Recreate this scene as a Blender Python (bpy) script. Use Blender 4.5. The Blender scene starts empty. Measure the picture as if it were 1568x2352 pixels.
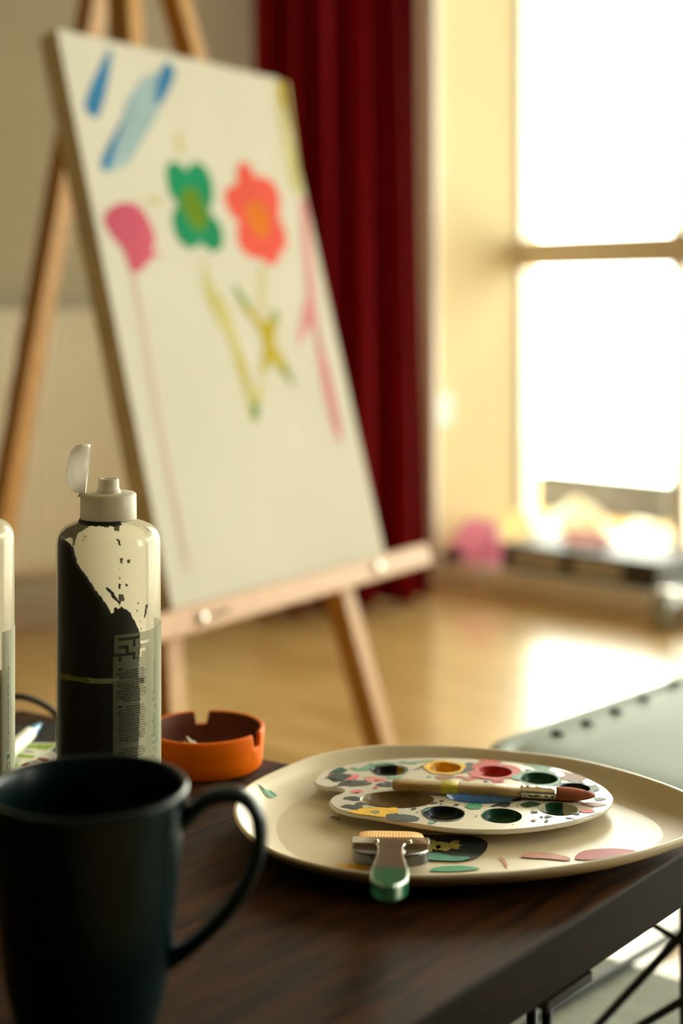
import bpy, math, random
from mathutils import Vector, noise
from mathutils.geometry import tessellate_polygon

random.seed(7)
SC = bpy.context.scene
COL = SC.collection
F = 3267.0            # focal length in pixels of the 1568x2352 frame (50 mm on a 36 mm tall sensor)
CX, HY = 784.0, 714.0 # optical centre column, horizon row (level shifted camera)
H = 0.72              # eye height above the floor
TZ = 0.36             # table top height
PI = math.pi
V = Vector

def P(x, y, Y): return V(((x - CX) / F * Y, Y, H - (y - HY) / F * Y))
def PZ(x, y, z): return P(x, y, F * (H - z) / (y - HY))

# ------------------------------------------------------------------ materials
def lin(c):
    r = []
    for v in c[:3]:
        v = v / 255.0
        r.append(v / 12.92 if v <= 0.04045 else ((v + 0.055) / 1.055) ** 2.4)
    return r
MATS = {}
def mat(name, rgb, rough=0.5, metal=0.0, var=0.08, scale=8.0, coat=0.0, spec=0.5, bump=0.0, stretch=None,
        trans=0.0, sheen=0.0, rgb2=None, detail=4.0):
    if name in MATS: return MATS[name]
    m = bpy.data.materials.new(name); m.use_nodes = True
    nt = m.node_tree; N = nt.nodes; L = nt.links
    b = N['Principled BSDF']
    c = lin(rgb)
    tc = N.new('ShaderNodeTexCoord'); mp = N.new('ShaderNodeMapping'); nz = N.new('ShaderNodeTexNoise')
    rp = N.new('ShaderNodeValToRGB')
    L.new(tc.outputs['Object'], mp.inputs['Vector']); L.new(mp.outputs['Vector'], nz.inputs['Vector'])
    if stretch: mp.inputs['Scale'].default_value = stretch
    nz.inputs['Scale'].default_value = scale; nz.inputs['Detail'].default_value = detail
    lo = lin(rgb2) if rgb2 else [v * (1 - var) for v in c]
    hi = c if rgb2 else [min(1, v * (1 + var)) for v in c]
    rp.color_ramp.elements[0].position = 0.35; rp.color_ramp.elements[1].position = 0.65
    rp.color_ramp.elements[0].color = (*lo, 1); rp.color_ramp.elements[1].color = (*hi, 1)
    L.new(nz.outputs['Fac'], rp.inputs['Fac']); L.new(rp.outputs['Color'], b.inputs['Base Color'])
    b.inputs['Roughness'].default_value = rough; b.inputs['Metallic'].default_value = metal
    b.inputs['Specular IOR Level'].default_value = spec
    b.inputs['Coat Weight'].default_value = coat; b.inputs['Coat Roughness'].default_value = 0.08
    b.inputs['Transmission Weight'].default_value = trans
    if sheen: b.inputs['Sheen Weight'].default_value = sheen
    if bump:
        bp = N.new('ShaderNodeBump'); bp.inputs['Strength'].default_value = bump; bp.inputs['Distance'].default_value = 0.002
        L.new(nz.outputs['Fac'], bp.inputs['Height']); L.new(bp.outputs['Normal'], b.inputs['Normal'])
    MATS[name] = m
    return m

def film(name, rgb, clear=0.4, transl=0.5, rough=0.25, gloss=0.15):
    """milky plastic or thin paper: see-through share + diffuse/translucent share + a gloss coat"""
    if name in MATS: return MATS[name]
    m = bpy.data.materials.new(name); m.use_nodes = True
    nt = m.node_tree; N = nt.nodes; L = nt.links
    N.remove(N['Principled BSDF']); out = N['Material Output']
    c = (*lin(rgb), 1)
    tc = N.new('ShaderNodeTexCoord'); nz = N.new('ShaderNodeTexNoise'); nz.inputs['Scale'].default_value = 30
    mx = N.new('ShaderNodeMix'); mx.data_type = 'RGBA'
    L.new(tc.outputs['Object'], nz.inputs['Vector']); L.new(nz.outputs['Fac'], mx.inputs['Factor'])
    mx.inputs[6].default_value = c; mx.inputs[7].default_value = (*[v * 0.92 for v in c[:3]], 1)
    d = N.new('ShaderNodeBsdfDiffuse'); t = N.new('ShaderNodeBsdfTranslucent'); tr = N.new('ShaderNodeBsdfTransparent')
    g = N.new('ShaderNodeBsdfGlossy'); g.inputs['Roughness'].default_value = rough
    L.new(mx.outputs[2], d.inputs['Color']); L.new(mx.outputs[2], t.inputs['Color'])
    m1 = N.new('ShaderNodeMixShader'); m1.inputs[0].default_value = transl
    L.new(d.outputs[0], m1.inputs[1]); L.new(t.outputs[0], m1.inputs[2])
    m2 = N.new('ShaderNodeMixShader'); m2.inputs[0].default_value = clear
    L.new(m1.outputs[0], m2.inputs[1]); L.new(tr.outputs[0], m2.inputs[2])
    lw = N.new('ShaderNodeLayerWeight'); lw.inputs['Blend'].default_value = 0.25
    mu = N.new('ShaderNodeMath'); mu.operation = 'MULTIPLY'; mu.inputs[1].default_value = gloss * 3
    ad = N.new('ShaderNodeMath'); ad.operation = 'ADD'; ad.inputs[1].default_value = gloss * 0.25; ad.use_clamp = True
    L.new(lw.outputs['Fresnel'], mu.inputs[0]); L.new(mu.outputs[0], ad.inputs[0])
    m3 = N.new('ShaderNodeMixShader'); L.new(ad.outputs[0], m3.inputs[0])
    L.new(m2.outputs[0], m3.inputs[1]); L.new(g.outputs[0], m3.inputs[2])
    L.new(m3.outputs[0], out.inputs['Surface'])
    MATS[name] = m
    return m

def wood(name, rgb_a, rgb_b, rough=0.4, scale=6.0, stretch=(1, 12, 12), coat=0.0, rot=0.0, bump=0.15, spec=0.5, planks=None):
    if name in MATS: return MATS[name]
    m = bpy.data.materials.new(name); m.use_nodes = True
    nt = m.node_tree; N = nt.nodes; L = nt.links; b = N['Principled BSDF']
    tc = N.new('ShaderNodeTexCoord'); mp0 = N.new('ShaderNodeMapping'); mp = N.new('ShaderNodeMapping'); nz = N.new('ShaderNodeTexNoise')
    rp = N.new('ShaderNodeValToRGB')
    L.new(tc.outputs['Object'], mp0.inputs['Vector']); mp0.inputs['Rotation'].default_value = (0, 0, rot)
    L.new(mp0.outputs['Vector'], mp.inputs['Vector']); mp.inputs['Scale'].default_value = stretch
    L.new(mp.outputs['Vector'], nz.inputs['Vector'])
    nz.inputs['Scale'].default_value = scale; nz.inputs['Detail'].default_value = 8; nz.inputs['Distortion'].default_value = 1.2
    rp.color_ramp.elements[0].position = 0.3; rp.color_ramp.elements[1].position = 0.7
    rp.color_ramp.elements[0].color = (*lin(rgb_a), 1); rp.color_ramp.elements[1].color = (*lin(rgb_b), 1)
    L.new(nz.outputs['Fac'], rp.inputs['Fac'])
    src = rp.outputs['Color']
    if planks:
        br = N.new('ShaderNodeTexBrick'); L.new(mp0.outputs['Vector'], br.inputs['Vector'])
        br.inputs['Scale'].default_value = 1.0; br.inputs['Brick Width'].default_value = planks[0]; br.inputs['Row Height'].default_value = planks[1]
        br.inputs['Mortar Size'].default_value = 0.0015; br.inputs['Color1'].default_value = (1, 1, 1, 1)
        br.inputs['Color2'].default_value = (0.90, 0.88, 0.85, 1); br.inputs['Mortar'].default_value = (0.84, 0.8, 0.75, 1)
        mx = N.new('ShaderNodeMix'); mx.data_type = 'RGBA'; mx.blend_type = 'MULTIPLY'; mx.inputs['Factor'].default_value = 1.0
        L.new(src, mx.inputs[6]); L.new(br.outputs['Color'], mx.inputs[7]); src = mx.outputs[2]
    L.new(src, b.inputs['Base Color'])
    b.inputs['Roughness'].default_value = rough; b.inputs['Coat Weight'].default_value = coat
    b.inputs['Coat Roughness'].default_value = 0.12; b.inputs['Specular IOR Level'].default_value = spec
    bp = N.new('ShaderNodeBump'); bp.inputs['Strength'].default_value = bump; bp.inputs['Distance'].default_value = 0.001
    L.new(nz.outputs['Fac'], bp.inputs['Height']); L.new(bp.outputs['Normal'], b.inputs['Normal'])
    MATS[name] = m
    return m

# ------------------------------------------------------------------ mesh helpers
class MB:
    def __init__(s): s.v = []; s.f = []; s.mi = []; s.sm = []
    def add(s, verts, faces, mi=0, smooth=False):
        o = len(s.v); s.v += [V(p) for p in verts]
        for f in faces: s.f.append([i + o for i in f]); s.mi.append(mi); s.sm.append(smooth)
        return s
    def box(s, o, a, b, c, mi=0):
        """box from corner o with edge vectors a, b, c"""
        o, a, b, c = V(o), V(a), V(b), V(c)
        vs = [o, o + a, o + a + b, o + b, o + c, o + a + c, o + a + b + c, o + b + c]
        fs = [(0, 3, 2, 1), (4, 5, 6, 7), (0, 1, 5, 4), (1, 2, 6, 5), (2, 3, 7, 6), (3, 0, 4, 7)]
        if a.cross(b).dot(c) < 0: fs = [f[::-1] for f in fs]
        return s.add(vs, fs, mi)
    def prism(s, poly, up, mi=0, smooth=False):
        n = len(poly); poly = [V(p) for p in poly]; up = V(up)
        vs = poly + [p + up for p in poly]
        nrm = sum(((poly[i] - poly[0]).cross(poly[(i + 1) % n] - poly[0]) for i in range(1, n)), V())
        fs = [tuple(range(n)), tuple(range(2 * n - 1, n - 1, -1))] + [(i, i + n, (i + 1) % n + n, (i + 1) % n) for i in range(n)]
        if nrm.dot(up) > 0: fs = [f[::-1] for f in fs]
        return s.add(vs, fs, mi, smooth)
    def ngon(s, poly, mi=0): return s.add(poly, [tuple(range(len(poly)))], mi)
    def loft(s, rings, mi=0, closed=True, caps=True, smooth=True):
        n = len(rings[0]); vs = [p for r in rings for p in r]; fs = []
        for k in range(len(rings) - 1):
            for i in range(n if closed else n - 1):
                j = (i + 1) % n
                fs.append((k * n + i, k * n + j, (k + 1) * n + j, (k + 1) * n + i))
        if caps: fs += [tuple(range(n - 1, -1, -1)), tuple(range((len(rings) - 1) * n, len(rings) * n))]
        return s.add(vs, fs, mi, smooth)
    def lathe(s, c, prof, n=64, mi=0, smooth=True, sy=1.0, caps=False):
        c = V(c)
        rings = [[c + V((r * math.cos(2 * PI * i / n), r * sy * math.sin(2 * PI * i / n), z)) for i in range(n)] for r, z in prof]
        return s.loft(rings, mi, True, caps, smooth)
    def tube(s, pts, rad, n=12, mi=0, flat=1.0, up=(0, 0, 1), smooth=True, closed=False):
        pts = [V(p) for p in pts]; m = len(pts); rings = []
        for k, p in enumerate(pts):
            if closed: t = pts[(k + 1) % m] - pts[k - 1]
            else: t = pts[min(k + 1, m - 1)] - pts[max(k - 1, 0)]
            t.normalize(); a = t.cross(V(up))
            if a.length < 1e-4: a = t.cross(V((1, 0, 0)))
            a.normalize(); b = a.cross(t)
            r = rad[k] if isinstance(rad, (list, tuple)) else rad
            rings.append([p + a * (r * math.cos(2 * PI * i / n)) + b * (r * flat * math.sin(2 * PI * i / n)) for i in range(n)])
        if closed: rings.append(rings[0])
        return s.loft(rings, mi, True, not closed, smooth)
    def build(s, name, mats, parent=None, origin=None, bevel=0.0, seg=2, label=None, solid=0.0, subsurf=0):
        if not isinstance(mats, (list, tuple)): mats = [mats]
        if parent is not None: org = world_origin(parent)
        elif origin is not None: org = V(origin)
        else:
            lo = [min(p[i] for p in s.v) for i in range(3)]; hi = [max(p[i] for p in s.v) for i in range(3)]
            org = V(((lo[0] + hi[0]) / 2, (lo[1] + hi[1]) / 2, lo[2]))
        me = bpy.data.meshes.new(name)
        me.from_pydata([p - org for p in s.v], [], s.f)
        for m in mats: me.materials.append(m)
        me.polygons.foreach_set('material_index', s.mi); me.polygons.foreach_set('use_smooth', s.sm)
        me.update()
        o = bpy.data.objects.new(name, me); COL.objects.link(o)
        if parent is not None: o.parent = parent
        else: o.location = org
        if bevel:
            b = o.modifiers.new('bevel', 'BEVEL'); b.width = bevel; b.segments = seg; b.limit_method = 'ANGLE'; b.angle_limit = math.radians(50)
        if solid:
            b = o.modifiers.new('solid', 'SOLIDIFY'); b.thickness = solid; b.offset = -1
        if subsurf:
            b = o.modifiers.new('sub', 'SUBSURF'); b.levels = subsurf; b.render_levels = subsurf
        if label: o['label'] = label
        return o
def world_origin(o):
    p = V((0, 0, 0))
    while o is not None: p = p + o.location; o = o.parent
    return p
def tag(o, label, cat, group=None):
    o['label'] = label; o['category'] = cat
    if group: o['group'] = group
    return o
def thing(name, loc, label, cat, group=None):
    o = bpy.data.objects.new(name, None); COL.objects.link(o); o.location = loc; o.empty_display_size = 0.05
    return tag(o, label, cat, group)
def struct(o, label=None):
    o['kind'] = 'structure'
    if label: o['label'] = label
    return o
def cat_rom(pts, k=6, closed=True):
    n = len(pts); out = []
    rng = range(n) if closed else range(n - 1)
    for i in rng:
        if closed: p0, p1, p2, p3 = pts[i - 1], pts[i], pts[(i + 1) % n], pts[(i + 2) % n]
        else: p0, p1, p2, p3 = pts[max(i - 1, 0)], pts[i], pts[i + 1], pts[min(i + 2, n - 1)]
        for j in range(k):
            t = j / k
            out.append(tuple(0.5 * ((2 * b) + (-a + c) * t + (2 * a - 5 * b + 4 * c - d) * t * t + (-a + 3 * b - 3 * c + d) * t ** 3)
                             for a, b, c, d in zip(p0, p1, p2, p3)))
    if not closed: out.append(tuple(pts[-1]))
    return out
def blob_px(cx, cy, rx, ry, seed, jag=0.25, n=40, freq=1.6):
    out = []
    for i in range(n):
        a = 2 * PI * i / n
        q = 1 + jag * (noise.noise(V((math.cos(a) * freq, math.sin(a) * freq, seed * 3.7))) * 1.6 + 0.5 * noise.noise(V((math.cos(a) * freq * 3, math.sin(a) * freq * 3, seed * 9.1))))
        out.append((cx + rx * q * math.cos(a), cy + ry * q * math.sin(a)))
    return out
BB = {}
def in_poly(x, y, poly):
    if id(poly) not in BB: BB[id(poly)] = (min(p[0] for p in poly), max(p[0] for p in poly), min(p[1] for p in poly), max(p[1] for p in poly), poly)
    q = BB[id(poly)]
    if x < q[0] or x > q[1] or y < q[2] or y > q[3]: return False
    c = False; n = len(poly); j = n - 1
    for i in range(n):
        xi, yi = poly[i]; xj, yj = poly[j]
        if (yi > y) != (yj > y) and x < (xj - xi) * (y - yi) / (yj - yi) + xi: c = not c
        j = i
    return c

# ------------------------------------------------------------------ camera
cam = bpy.data.cameras.new('camera'); co = bpy.data.objects.new('camera', cam); COL.objects.link(co)
co.location = (0, 0, H); co.rotation_euler = (PI / 2, 0, 0)
cam.sensor_fit = 'VERTICAL'; cam.sensor_height = 36.0; cam.sensor_width = 24.0; cam.lens = 50.0
cam.shift_y = -(1176.0 - HY) / 2352.0; cam.clip_start = 0.05
cam.dof.use_dof = True; cam.dof.focus_distance = 0.965; cam.dof.aperture_fstop = 2.7
SC.camera = co

# ------------------------------------------------------------------ room
C0 = V((0.232, 3.77, 0)); BD = V((-0.87, -0.493, 0)).normalized(); WD = V((0.746, -0.666, 0)).normalized()
OUT = V((0.666, 0.746, 0)).normalized(); UP = V((0, 0, 1)); BN = V((0.493, -0.87, 0)).normalized()
ND = 0.413; NW = 3.4; CEIL = 2.6; LINT = 2.15
wall_m = mat('wall_paint', (214, 208, 188), 0.75, var=0.03, scale=3, bump=0.05)
dark_wall_m = mat('rear_wall_paint', (50, 44, 34), 0.8, var=0.04, scale=3)
white_m = mat('white_lacquer', (248, 246, 238), 0.35, var=0.02)
floor_m = wood('floor_boards', (196, 156, 90), (232, 196, 130), 0.30, 3.0, (1.2, 9, 9), coat=0.55, rot=0.72, bump=0.03, planks=(1.1, 0.13))
G0 = C0 + BD * 3.7; A0 = C0 + WD * NW; B0 = C0 + WD * 4.0; D0 = V((2.4, -1.7, 0)); E0 = V((-2.7, -1.7, 0))
struct(MB().prism([V((-3.6, -2.2, -0.1)), V((4.2, -2.2, -0.1)), V((4.2, 5.2, -0.1)), V((-3.6, 5.2, -0.1))], (0, 0, 0.1)).build('floor', floor_m, origin=(0, 0, 0)), 'glossy honey coloured wooden floor')
struct(MB().prism([V((-3.6, -2.2, CEIL)), V((4.2, -2.2, CEIL)), V((4.2, 5.2, CEIL)), V((-3.6, 5.2, CEIL))], (0, 0, 0.1)).build('ceiling', wall_m))
def wall(name, a, b, m, z0=0.0, z1=CEIL, t=0.12, ext=0.0):
    d = (b - a).normalized(); nrm = V((d.y, -d.x, 0))
    c = V((0, 1.2, 0))
    if (c - a).dot(nrm) > 0: nrm = -nrm
    o = MB().box(a - d * ext + UP * z0, (b - a) + d * 2 * ext, nrm * t, UP * (z1 - z0)).build(name, m)
    return struct(o)
wall('wall_back', C0, G0, wall_m)['label'] = 'cream wall behind the radiator and easel'
wall('wall_left', G0, E0, dark_wall_m)
wall('wall_rear', E0, D0, dark_wall_m)
# right wall with an unseen window, added to light the canvas and the radiator wall
QD = (D0 - B0).normalized(); QN = V((-QD.y, QD.x, 0))
if QN.x < 0: QN = -QN
QL = (D0 - B0).length; q0, q1_, qz0, qz1 = 0.08, 0.78, 0.75, 2.25
b = MB()
b.box(B0, QD * q0, QN * 0.12, UP * CEIL); b.box(B0 + QD * q1_, QD * (QL - q1_), QN * 0.12, UP * CEIL)
b.box(B0 + QD * q0, QD * (q1_ - q0), QN * 0.12, UP * qz0); b.box(B0 + QD * q0 + UP * qz1, QD * (q1_ - q0), QN * 0.12, UP * (CEIL - qz1))
struct(b.build('wall_right', dark_wall_m))
wall('wall_window', A0, B0, wall_m)
wall('wall_lintel', C0, A0, wall_m, z0=LINT)
W0 = C0 + OUT * ND
# deep window recess: left side, right side, raised floor, head
struct(MB().box(C0, OUT * (ND + 0.1), (-WD) * 0.12, UP * CEIL).build('wall_recess_left', mat('yellow_wall_paint', (238, 215, 164), 0.75, var=0.03, scale=3)), 'bright yellowish side of the window recess')
struct(MB().box(A0, OUT * (ND + 0.1), WD * 0.12, UP * CEIL).build('wall_recess_right', wall_m))
struct(MB().box(C0 + UP * LINT, WD * NW, OUT * (ND + 0.1), UP * 0.1).build('trim_1', wall_m))
struct(MB().box(C0 - OUT * 0.01, WD * NW, OUT * (ND + 0.1), UP * 0.06).build('trim_2', white_m, bevel=0.006), 'low white step along the foot of the window')
struct(MB().box(C0 + WD * 0.0 - OUT * 0.012, WD * 0.028, OUT * 0.02, UP * CEIL).build('trim_3', white_m, bevel=0.004), 'narrow white corner strip beside the red curtain')
struct(MB().box(C0 + BD * 0.0, BD * 3.7, BN * 0.015, UP * 0.065).build('baseboard_back', mat('baseboard_paint', (205, 190, 165), 0.5), bevel=0.003))
# windows: five bays side by side
frame_m = mat('window_frame_paint', (226, 216, 190), 0.4, var=0.03)
glass_m = bpy.data.materials.new('window_glass'); glass_m.use_nodes = True
nt = glass_m.node_tree; nt.nodes.remove(nt.nodes['Principled BSDF'])
tr = nt.nodes.new('ShaderNodeBsdfTransparent'); gl = nt.nodes.new('ShaderNodeBsdfGlossy'); gl.inputs['Roughness'].default_value = 0.02
fr = nt.nodes.new('ShaderNodeFresnel'); mx = nt.nodes.new('ShaderNodeMixShader')
nt.links.new(fr.outputs[0], mx.inputs[0]); nt.links.new(tr.outputs[0], mx.inputs[1]); nt.links.new(gl.outputs[0], mx.inputs[2])
nt.links.new(mx.outputs[0], nt.nodes['Material Output'].inputs['Surface'])
edges = [0.0, 0.515, 1.22, 1.95, 2.68, NW]
for k in range(5):
    t0, t1 = edges[k], edges[k + 1]; b = MB(); fw = 0.03; fd = 0.05
    z0, z1 = 0.06, LINT
    b.box(W0 + WD * t0 + UP * z0, WD * 0.007, OUT * fd, UP * (z1 - z0))
    b.box(W0 + WD * (t1 - fw) + UP * z0, WD * fw, OUT * fd, UP * (z1 - z0))
    b.box(W0 + WD * (t0 + 0.007) + UP * z0, WD * (t1 - t0 - fw - 0.007), OUT * fd, UP * 0.035)
    b.box(W0 + WD * (t0 + 0.007) + UP * (z1 - 0.05), WD * (t1 - t0 - fw - 0.007), OUT * fd, UP * 0.05)
    b.box(W0 + WD * (t0 + 0.007) + UP * 0.84, WD * (t1 - t0 - fw - 0.007), OUT * fd, UP * 0.085)
    w = struct(b.build('window_%d' % (k + 1), frame_m, bevel=0.004))
    for za, zb in ((z0 + 0.035, 0.84), (0.925, z1 - 0.05)):
        MB().box(W0 + WD * (t0 + 0.007) + OUT * 0.022 + UP * za, WD * (t1 - t0 - fw - 0.007), OUT * 0.006, UP * (zb - za)).build('glass_pane', glass_m, w)

qa = B0 + QD * q0 + QN * 0.04; qw = q1_ - q0; b = MB()
for u0, u1 in ((0, 0.04), (qw / 2 - 0.02, qw / 2 + 0.02), (qw - 0.04, qw)): b.box(qa + QD * u0 + UP * qz0, QD * (u1 - u0), QN * 0.05, UP * (qz1 - qz0))
for v0, v1 in ((qz0, qz0 + 0.04), (qz1 - 0.04, qz1)): b.box(qa + UP * v0, QD * qw, QN * 0.05, UP * (v1 - v0))
w = struct(b.build('window_6', frame_m, bevel=0.004))
for u0, u1 in ((0.04, qw / 2 - 0.02), (qw / 2 + 0.02, qw - 0.04)):
    MB().box(qa + QD * u0 + QN * 0.02 + UP * (qz0 + 0.04), QD * (u1 - u0), QN * 0.006, UP * (qz1 - qz0 - 0.08)).build('glass_pane', glass_m, w)

# ------------------------------------------------------------------ light: bright hazy daylight through the windows
wd = bpy.data.worlds.new('world'); SC.world = wd; wd.use_nodes = True
nt = wd.node_tree; bg = nt.nodes['Background']
tc = nt.nodes.new('ShaderNodeTexCoord'); sp = nt.nodes.new('ShaderNodeSeparateXYZ'); rp = nt.nodes.new('ShaderNodeValToRGB')
nt.links.new(tc.outputs['Generated'], sp.inputs[0]); mr = nt.nodes.new('ShaderNodeMapRange')
mr.inputs['From Min'].default_value = -1; mr.inputs['From Max'].default_value = 1
nt.links.new(sp.outputs['Z'], mr.inputs['Value']); nt.links.new(mr.outputs[0], rp.inputs['Fac'])
e = rp.color_ramp.elements
e[0].position = 0.30; e[0].color = (0.66, 0.65, 0.50, 1)
e[1].position = 0.62; e[1].color = (0.96, 0.98, 0.82, 1)
nt.links.new(rp.outputs['Color'], bg.inputs['Color']); bg.inputs['Strength'].default_value = 6.0
la = bpy.data.lights.new('window_daylight', 'AREA'); la.shape = 'RECTANGLE'; la.size = NW; la.size_y = LINT - 0.06
la.cycles.is_portal = True
lo = bpy.data.objects.new('window_daylight', la); COL.objects.link(lo)
lo.location = W0 + WD * (NW / 2) + OUT * 0.08 + UP * ((LINT + 0.06) / 2)
lo.rotation_euler = (-OUT).to_track_quat('-Z', 'Y').to_euler()

lb = bpy.data.lights.new('added_window_daylight', 'AREA'); lb.shape = 'RECTANGLE'; lb.size = qw; lb.size_y = qz1 - qz0; lb.cycles.is_portal = True  # portal of the unseen window added in the right wall
lq = bpy.data.objects.new('added_window_daylight', lb); COL.objects.link(lq)
lq.location = B0 + QD * ((q0 + q1_) / 2) + QN * 0.15 + UP * ((qz0 + qz1) / 2); lq.rotation_euler = (-QN).to_track_quat('-Z', 'Y').to_euler()

# ------------------------------------------------------------------ radiator
rm = mat('radiator_enamel', (250, 246, 228), 0.4, var=0.02)
r0 = C0 + BD * 0.74 + BN * 0.04; RL = 1.5; r_root = thing('radiator', (r0 + BD * RL / 2) + UP * 0.137, 'white panel radiator on the cream wall behind the easel', 'radiator')
pts = []; n = int(RL / 0.0055)
for i in range(n + 1):
    s = RL * i / n; q = (s % 0.022) / 0.022
    d = 0.004 * (0.5 - 0.5 * math.cos(2 * PI * q)) if 0.03 < s < RL - 0.03 else 0.004
    pts.append((s, 0.062 - d if 0.03 < s < RL - 0.03 else 0.056))
zz = [0.137, 0.145, 0.165, 0.68, 0.70, 0.712]; off = [-0.01, -0.004, 0, 0, -0.003, -0.010]
rings = [[r0 + BD * s + BN * (d + o) + UP * z for s, d in pts] for z, o in zip(zz, off)]
b = MB().loft(rings, 0, False, False, True); b.box(r0 + UP * 0.137, BD * RL, BN * 0.045, UP * 0.575)
b.build('panel', rm, r_root)
b = MB().box(r0 + BD * -0.004 - BN * 0.006 + UP * 0.70, BD * (RL + 0.008), BN * 0.066, UP * 0.022)
b.build('top_grille', rm, r_root, bevel=0.006, seg=3)
for k in (0.0, RL): MB().box(r0 + BD * (k - 0.006) - BN * 0.004 + UP * 0.15, BD * 0.006, BN * 0.062, UP * 0.55).build('side_cover', rm, r_root, bevel=0.002)
for k in (0.25, RL - 0.25): MB().box(r0 + BD * k - BN * 0.039 + UP * 0.25, BD * 0.04, BN * 0.045, UP * 0.3).build('wall_bracket', rm, r_root)

# ------------------------------------------------------------------ curtain
cm = mat('crimson_velvet', (128, 7, 17), 0.8, var=0.12, scale=40, spec=0.1)
b = MB(); ca, cb = V((-0.215, 3.30, 0)), V((0.20, 3.50, 0)); cd = (cb - ca).normalized(); cn = V((cd.y, -cd.x, 0))
NC, NR = 160, 30; rings = []
for j in range(NR + 1):
    q = j / NR; z = 0.012 + q * 2.15; ring = []
    for i in range(NC + 1):
        s = i / NC
        pch = 2 * PI * (s * 5.2 + 0.15 * math.sin(5 * s) + 0.06 * math.sin(q * 3 + s * 4))
        amp = 0.042 * (1 - 0.2 * q)
        wid = 1 - 0.10 * q
        base = cb + (ca - cb) * ((1 - s) * wid + 0.10 * q) + cd * (0.018 * (1 - q))
        ring.append(base + cn * (amp * math.sin(pch) + 0.006 * math.sin(pch * 2.3 + q * 4)) + UP * z)
    rings.append(ring)
b.loft(rings, 0, False, False, True)
tag(b.build('curtain', cm, solid=0.004), 'dark crimson floor length curtain hanging at the corner beside the window', 'curtain')
# rail carrying the curtain
b = MB().tube([ca + UP * 2.19 - cd * 0.1, cb + UP * 2.19 + cd * 0.06], 0.011)
rt = thing('curtain_rail', (ca + cb) / 2 + UP * 2.17, 'slim metal rail carrying the red curtain', 'curtain rail')
b.build('rod', mat('rail_metal', (120, 110, 100), 0.35, 0.9), rt)
MB().tube([ca + UP * 2.19 + cd * 0.05, ca + UP * 2.19 + cd * 0.05 - BN * 0.30], 0.008).build('bracket', MATS['rail_metal'], rt)

# ------------------------------------------------------------------ wall socket in the recess
so = C0 + OUT * 0.055 + UP * 0.454
rs = thing('wall_socket', so - UP * 0.04, 'small white wall socket on the bright side of the window recess', 'socket')
MB().box(so - OUT * 0.04 - UP * 0.04, OUT * 0.08, WD * 0.009, UP * 0.08).build('plate', white_m, rs, bevel=0.003)
rg = []
for rr, dd in ((0.028, 0.009), (0.028, 0.013), (0.024, 0.014), (0.022, 0.010), (0.001, 0.010)):
    rg.append([so + OUT * (rr * math.cos(2 * PI * i / 24)) + UP * (rr * math.sin(2 * PI * i / 24)) + WD * dd for i in range(24)])
MB().loft(rg, 0, True, False, True).build('socket_insert', white_m, rs)

# ------------------------------------------------------------------ things standing in the window recess
Z0 = 0.06
def at_wall(x, inset, z=Z0):
    """point of the recess floor seen in image column x, at a distance inset outwards from the room-side edge"""
    o = C0 + OUT * inset; k = (x - CX) / F
    t = (k * o.y - o.x) / (WD.x - k * WD.y)
    return o + WD * t + UP * z
# flat black box with two pale printed panels
a = at_wall(1150, 0.03); c = at_wall(1512, 0.03); L_ = (c - a)
rb = thing('flat_box', (a + c) / 2 + OUT * 0.1, 'long flat black box with two pale printed panels on the white window step', 'box')
MB().box(a, L_, OUT * 0.19, UP * 0.065).build('body', mat('black_card', (70, 66, 58), 0.5), rb, bevel=0.004)
pm = mat('grey_print', (205, 202, 184), 0.5, var=0.5, scale=4, stretch=(1, 1, 60))
for u0, u1 in ((0.08, 0.40), (0.48, 0.78)):
    MB().box(a + L_ * u0 - OUT * 0.0012 + UP * 0.014, L_ * (u1 - u0), OUT * 0.0012, UP * 0.038).build('printed_panel', pm, rb, label='pale grey printed panel')
# balcony outside, with a grey crate on it
BZ = -0.12
struct(MB().box(W0 + OUT * 0.101 - WD * 0.4 + UP * (BZ - 0.1), WD * 4.2, OUT * 1.9, UP * 0.1).build('floor_balcony', mat('balcony_concrete', (56, 54, 46), 0.9)))
def outside(x, Y, z=BZ):
    p = P(x, HY, Y); return V((p.x, p.y, z))
a = outside(1178, 5.25); c = outside(1518, 4.80); L_ = (c - a)
Dc = V((-L_.y, L_.x, 0)).normalized() * 0.22
rk = thing('storage_crate', (a + c) / 2 + Dc / 2, 'dull grey storage crate standing outside behind the window glass', 'crate')
km = mat('grey_plastic', (50, 49, 39), 0.7, var=0.06); T = 0.008; Hc = 0.23; L1 = L_.normalized()
MB().box(a, L_, Dc, UP * T).build('bottom', km, rk)
for o, d1, d2 in ((a, L_, Dc.normalized() * T), (a + Dc - Dc.normalized() * T, L_, Dc.normalized() * T), (a, L1 * T, Dc), (c - L1 * T, L1 * T, Dc)):
    MB().box(o, d1, d2, UP * Hc).build('side_wall', km, rk, bevel=0.002)
MB().box(a + UP * (Hc - 0.014) - Dc.normalized() * 0.006, L_, Dc.normalized() * 0.006, UP * 0.018).build('rim', km, rk, bevel=0.002)
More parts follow.
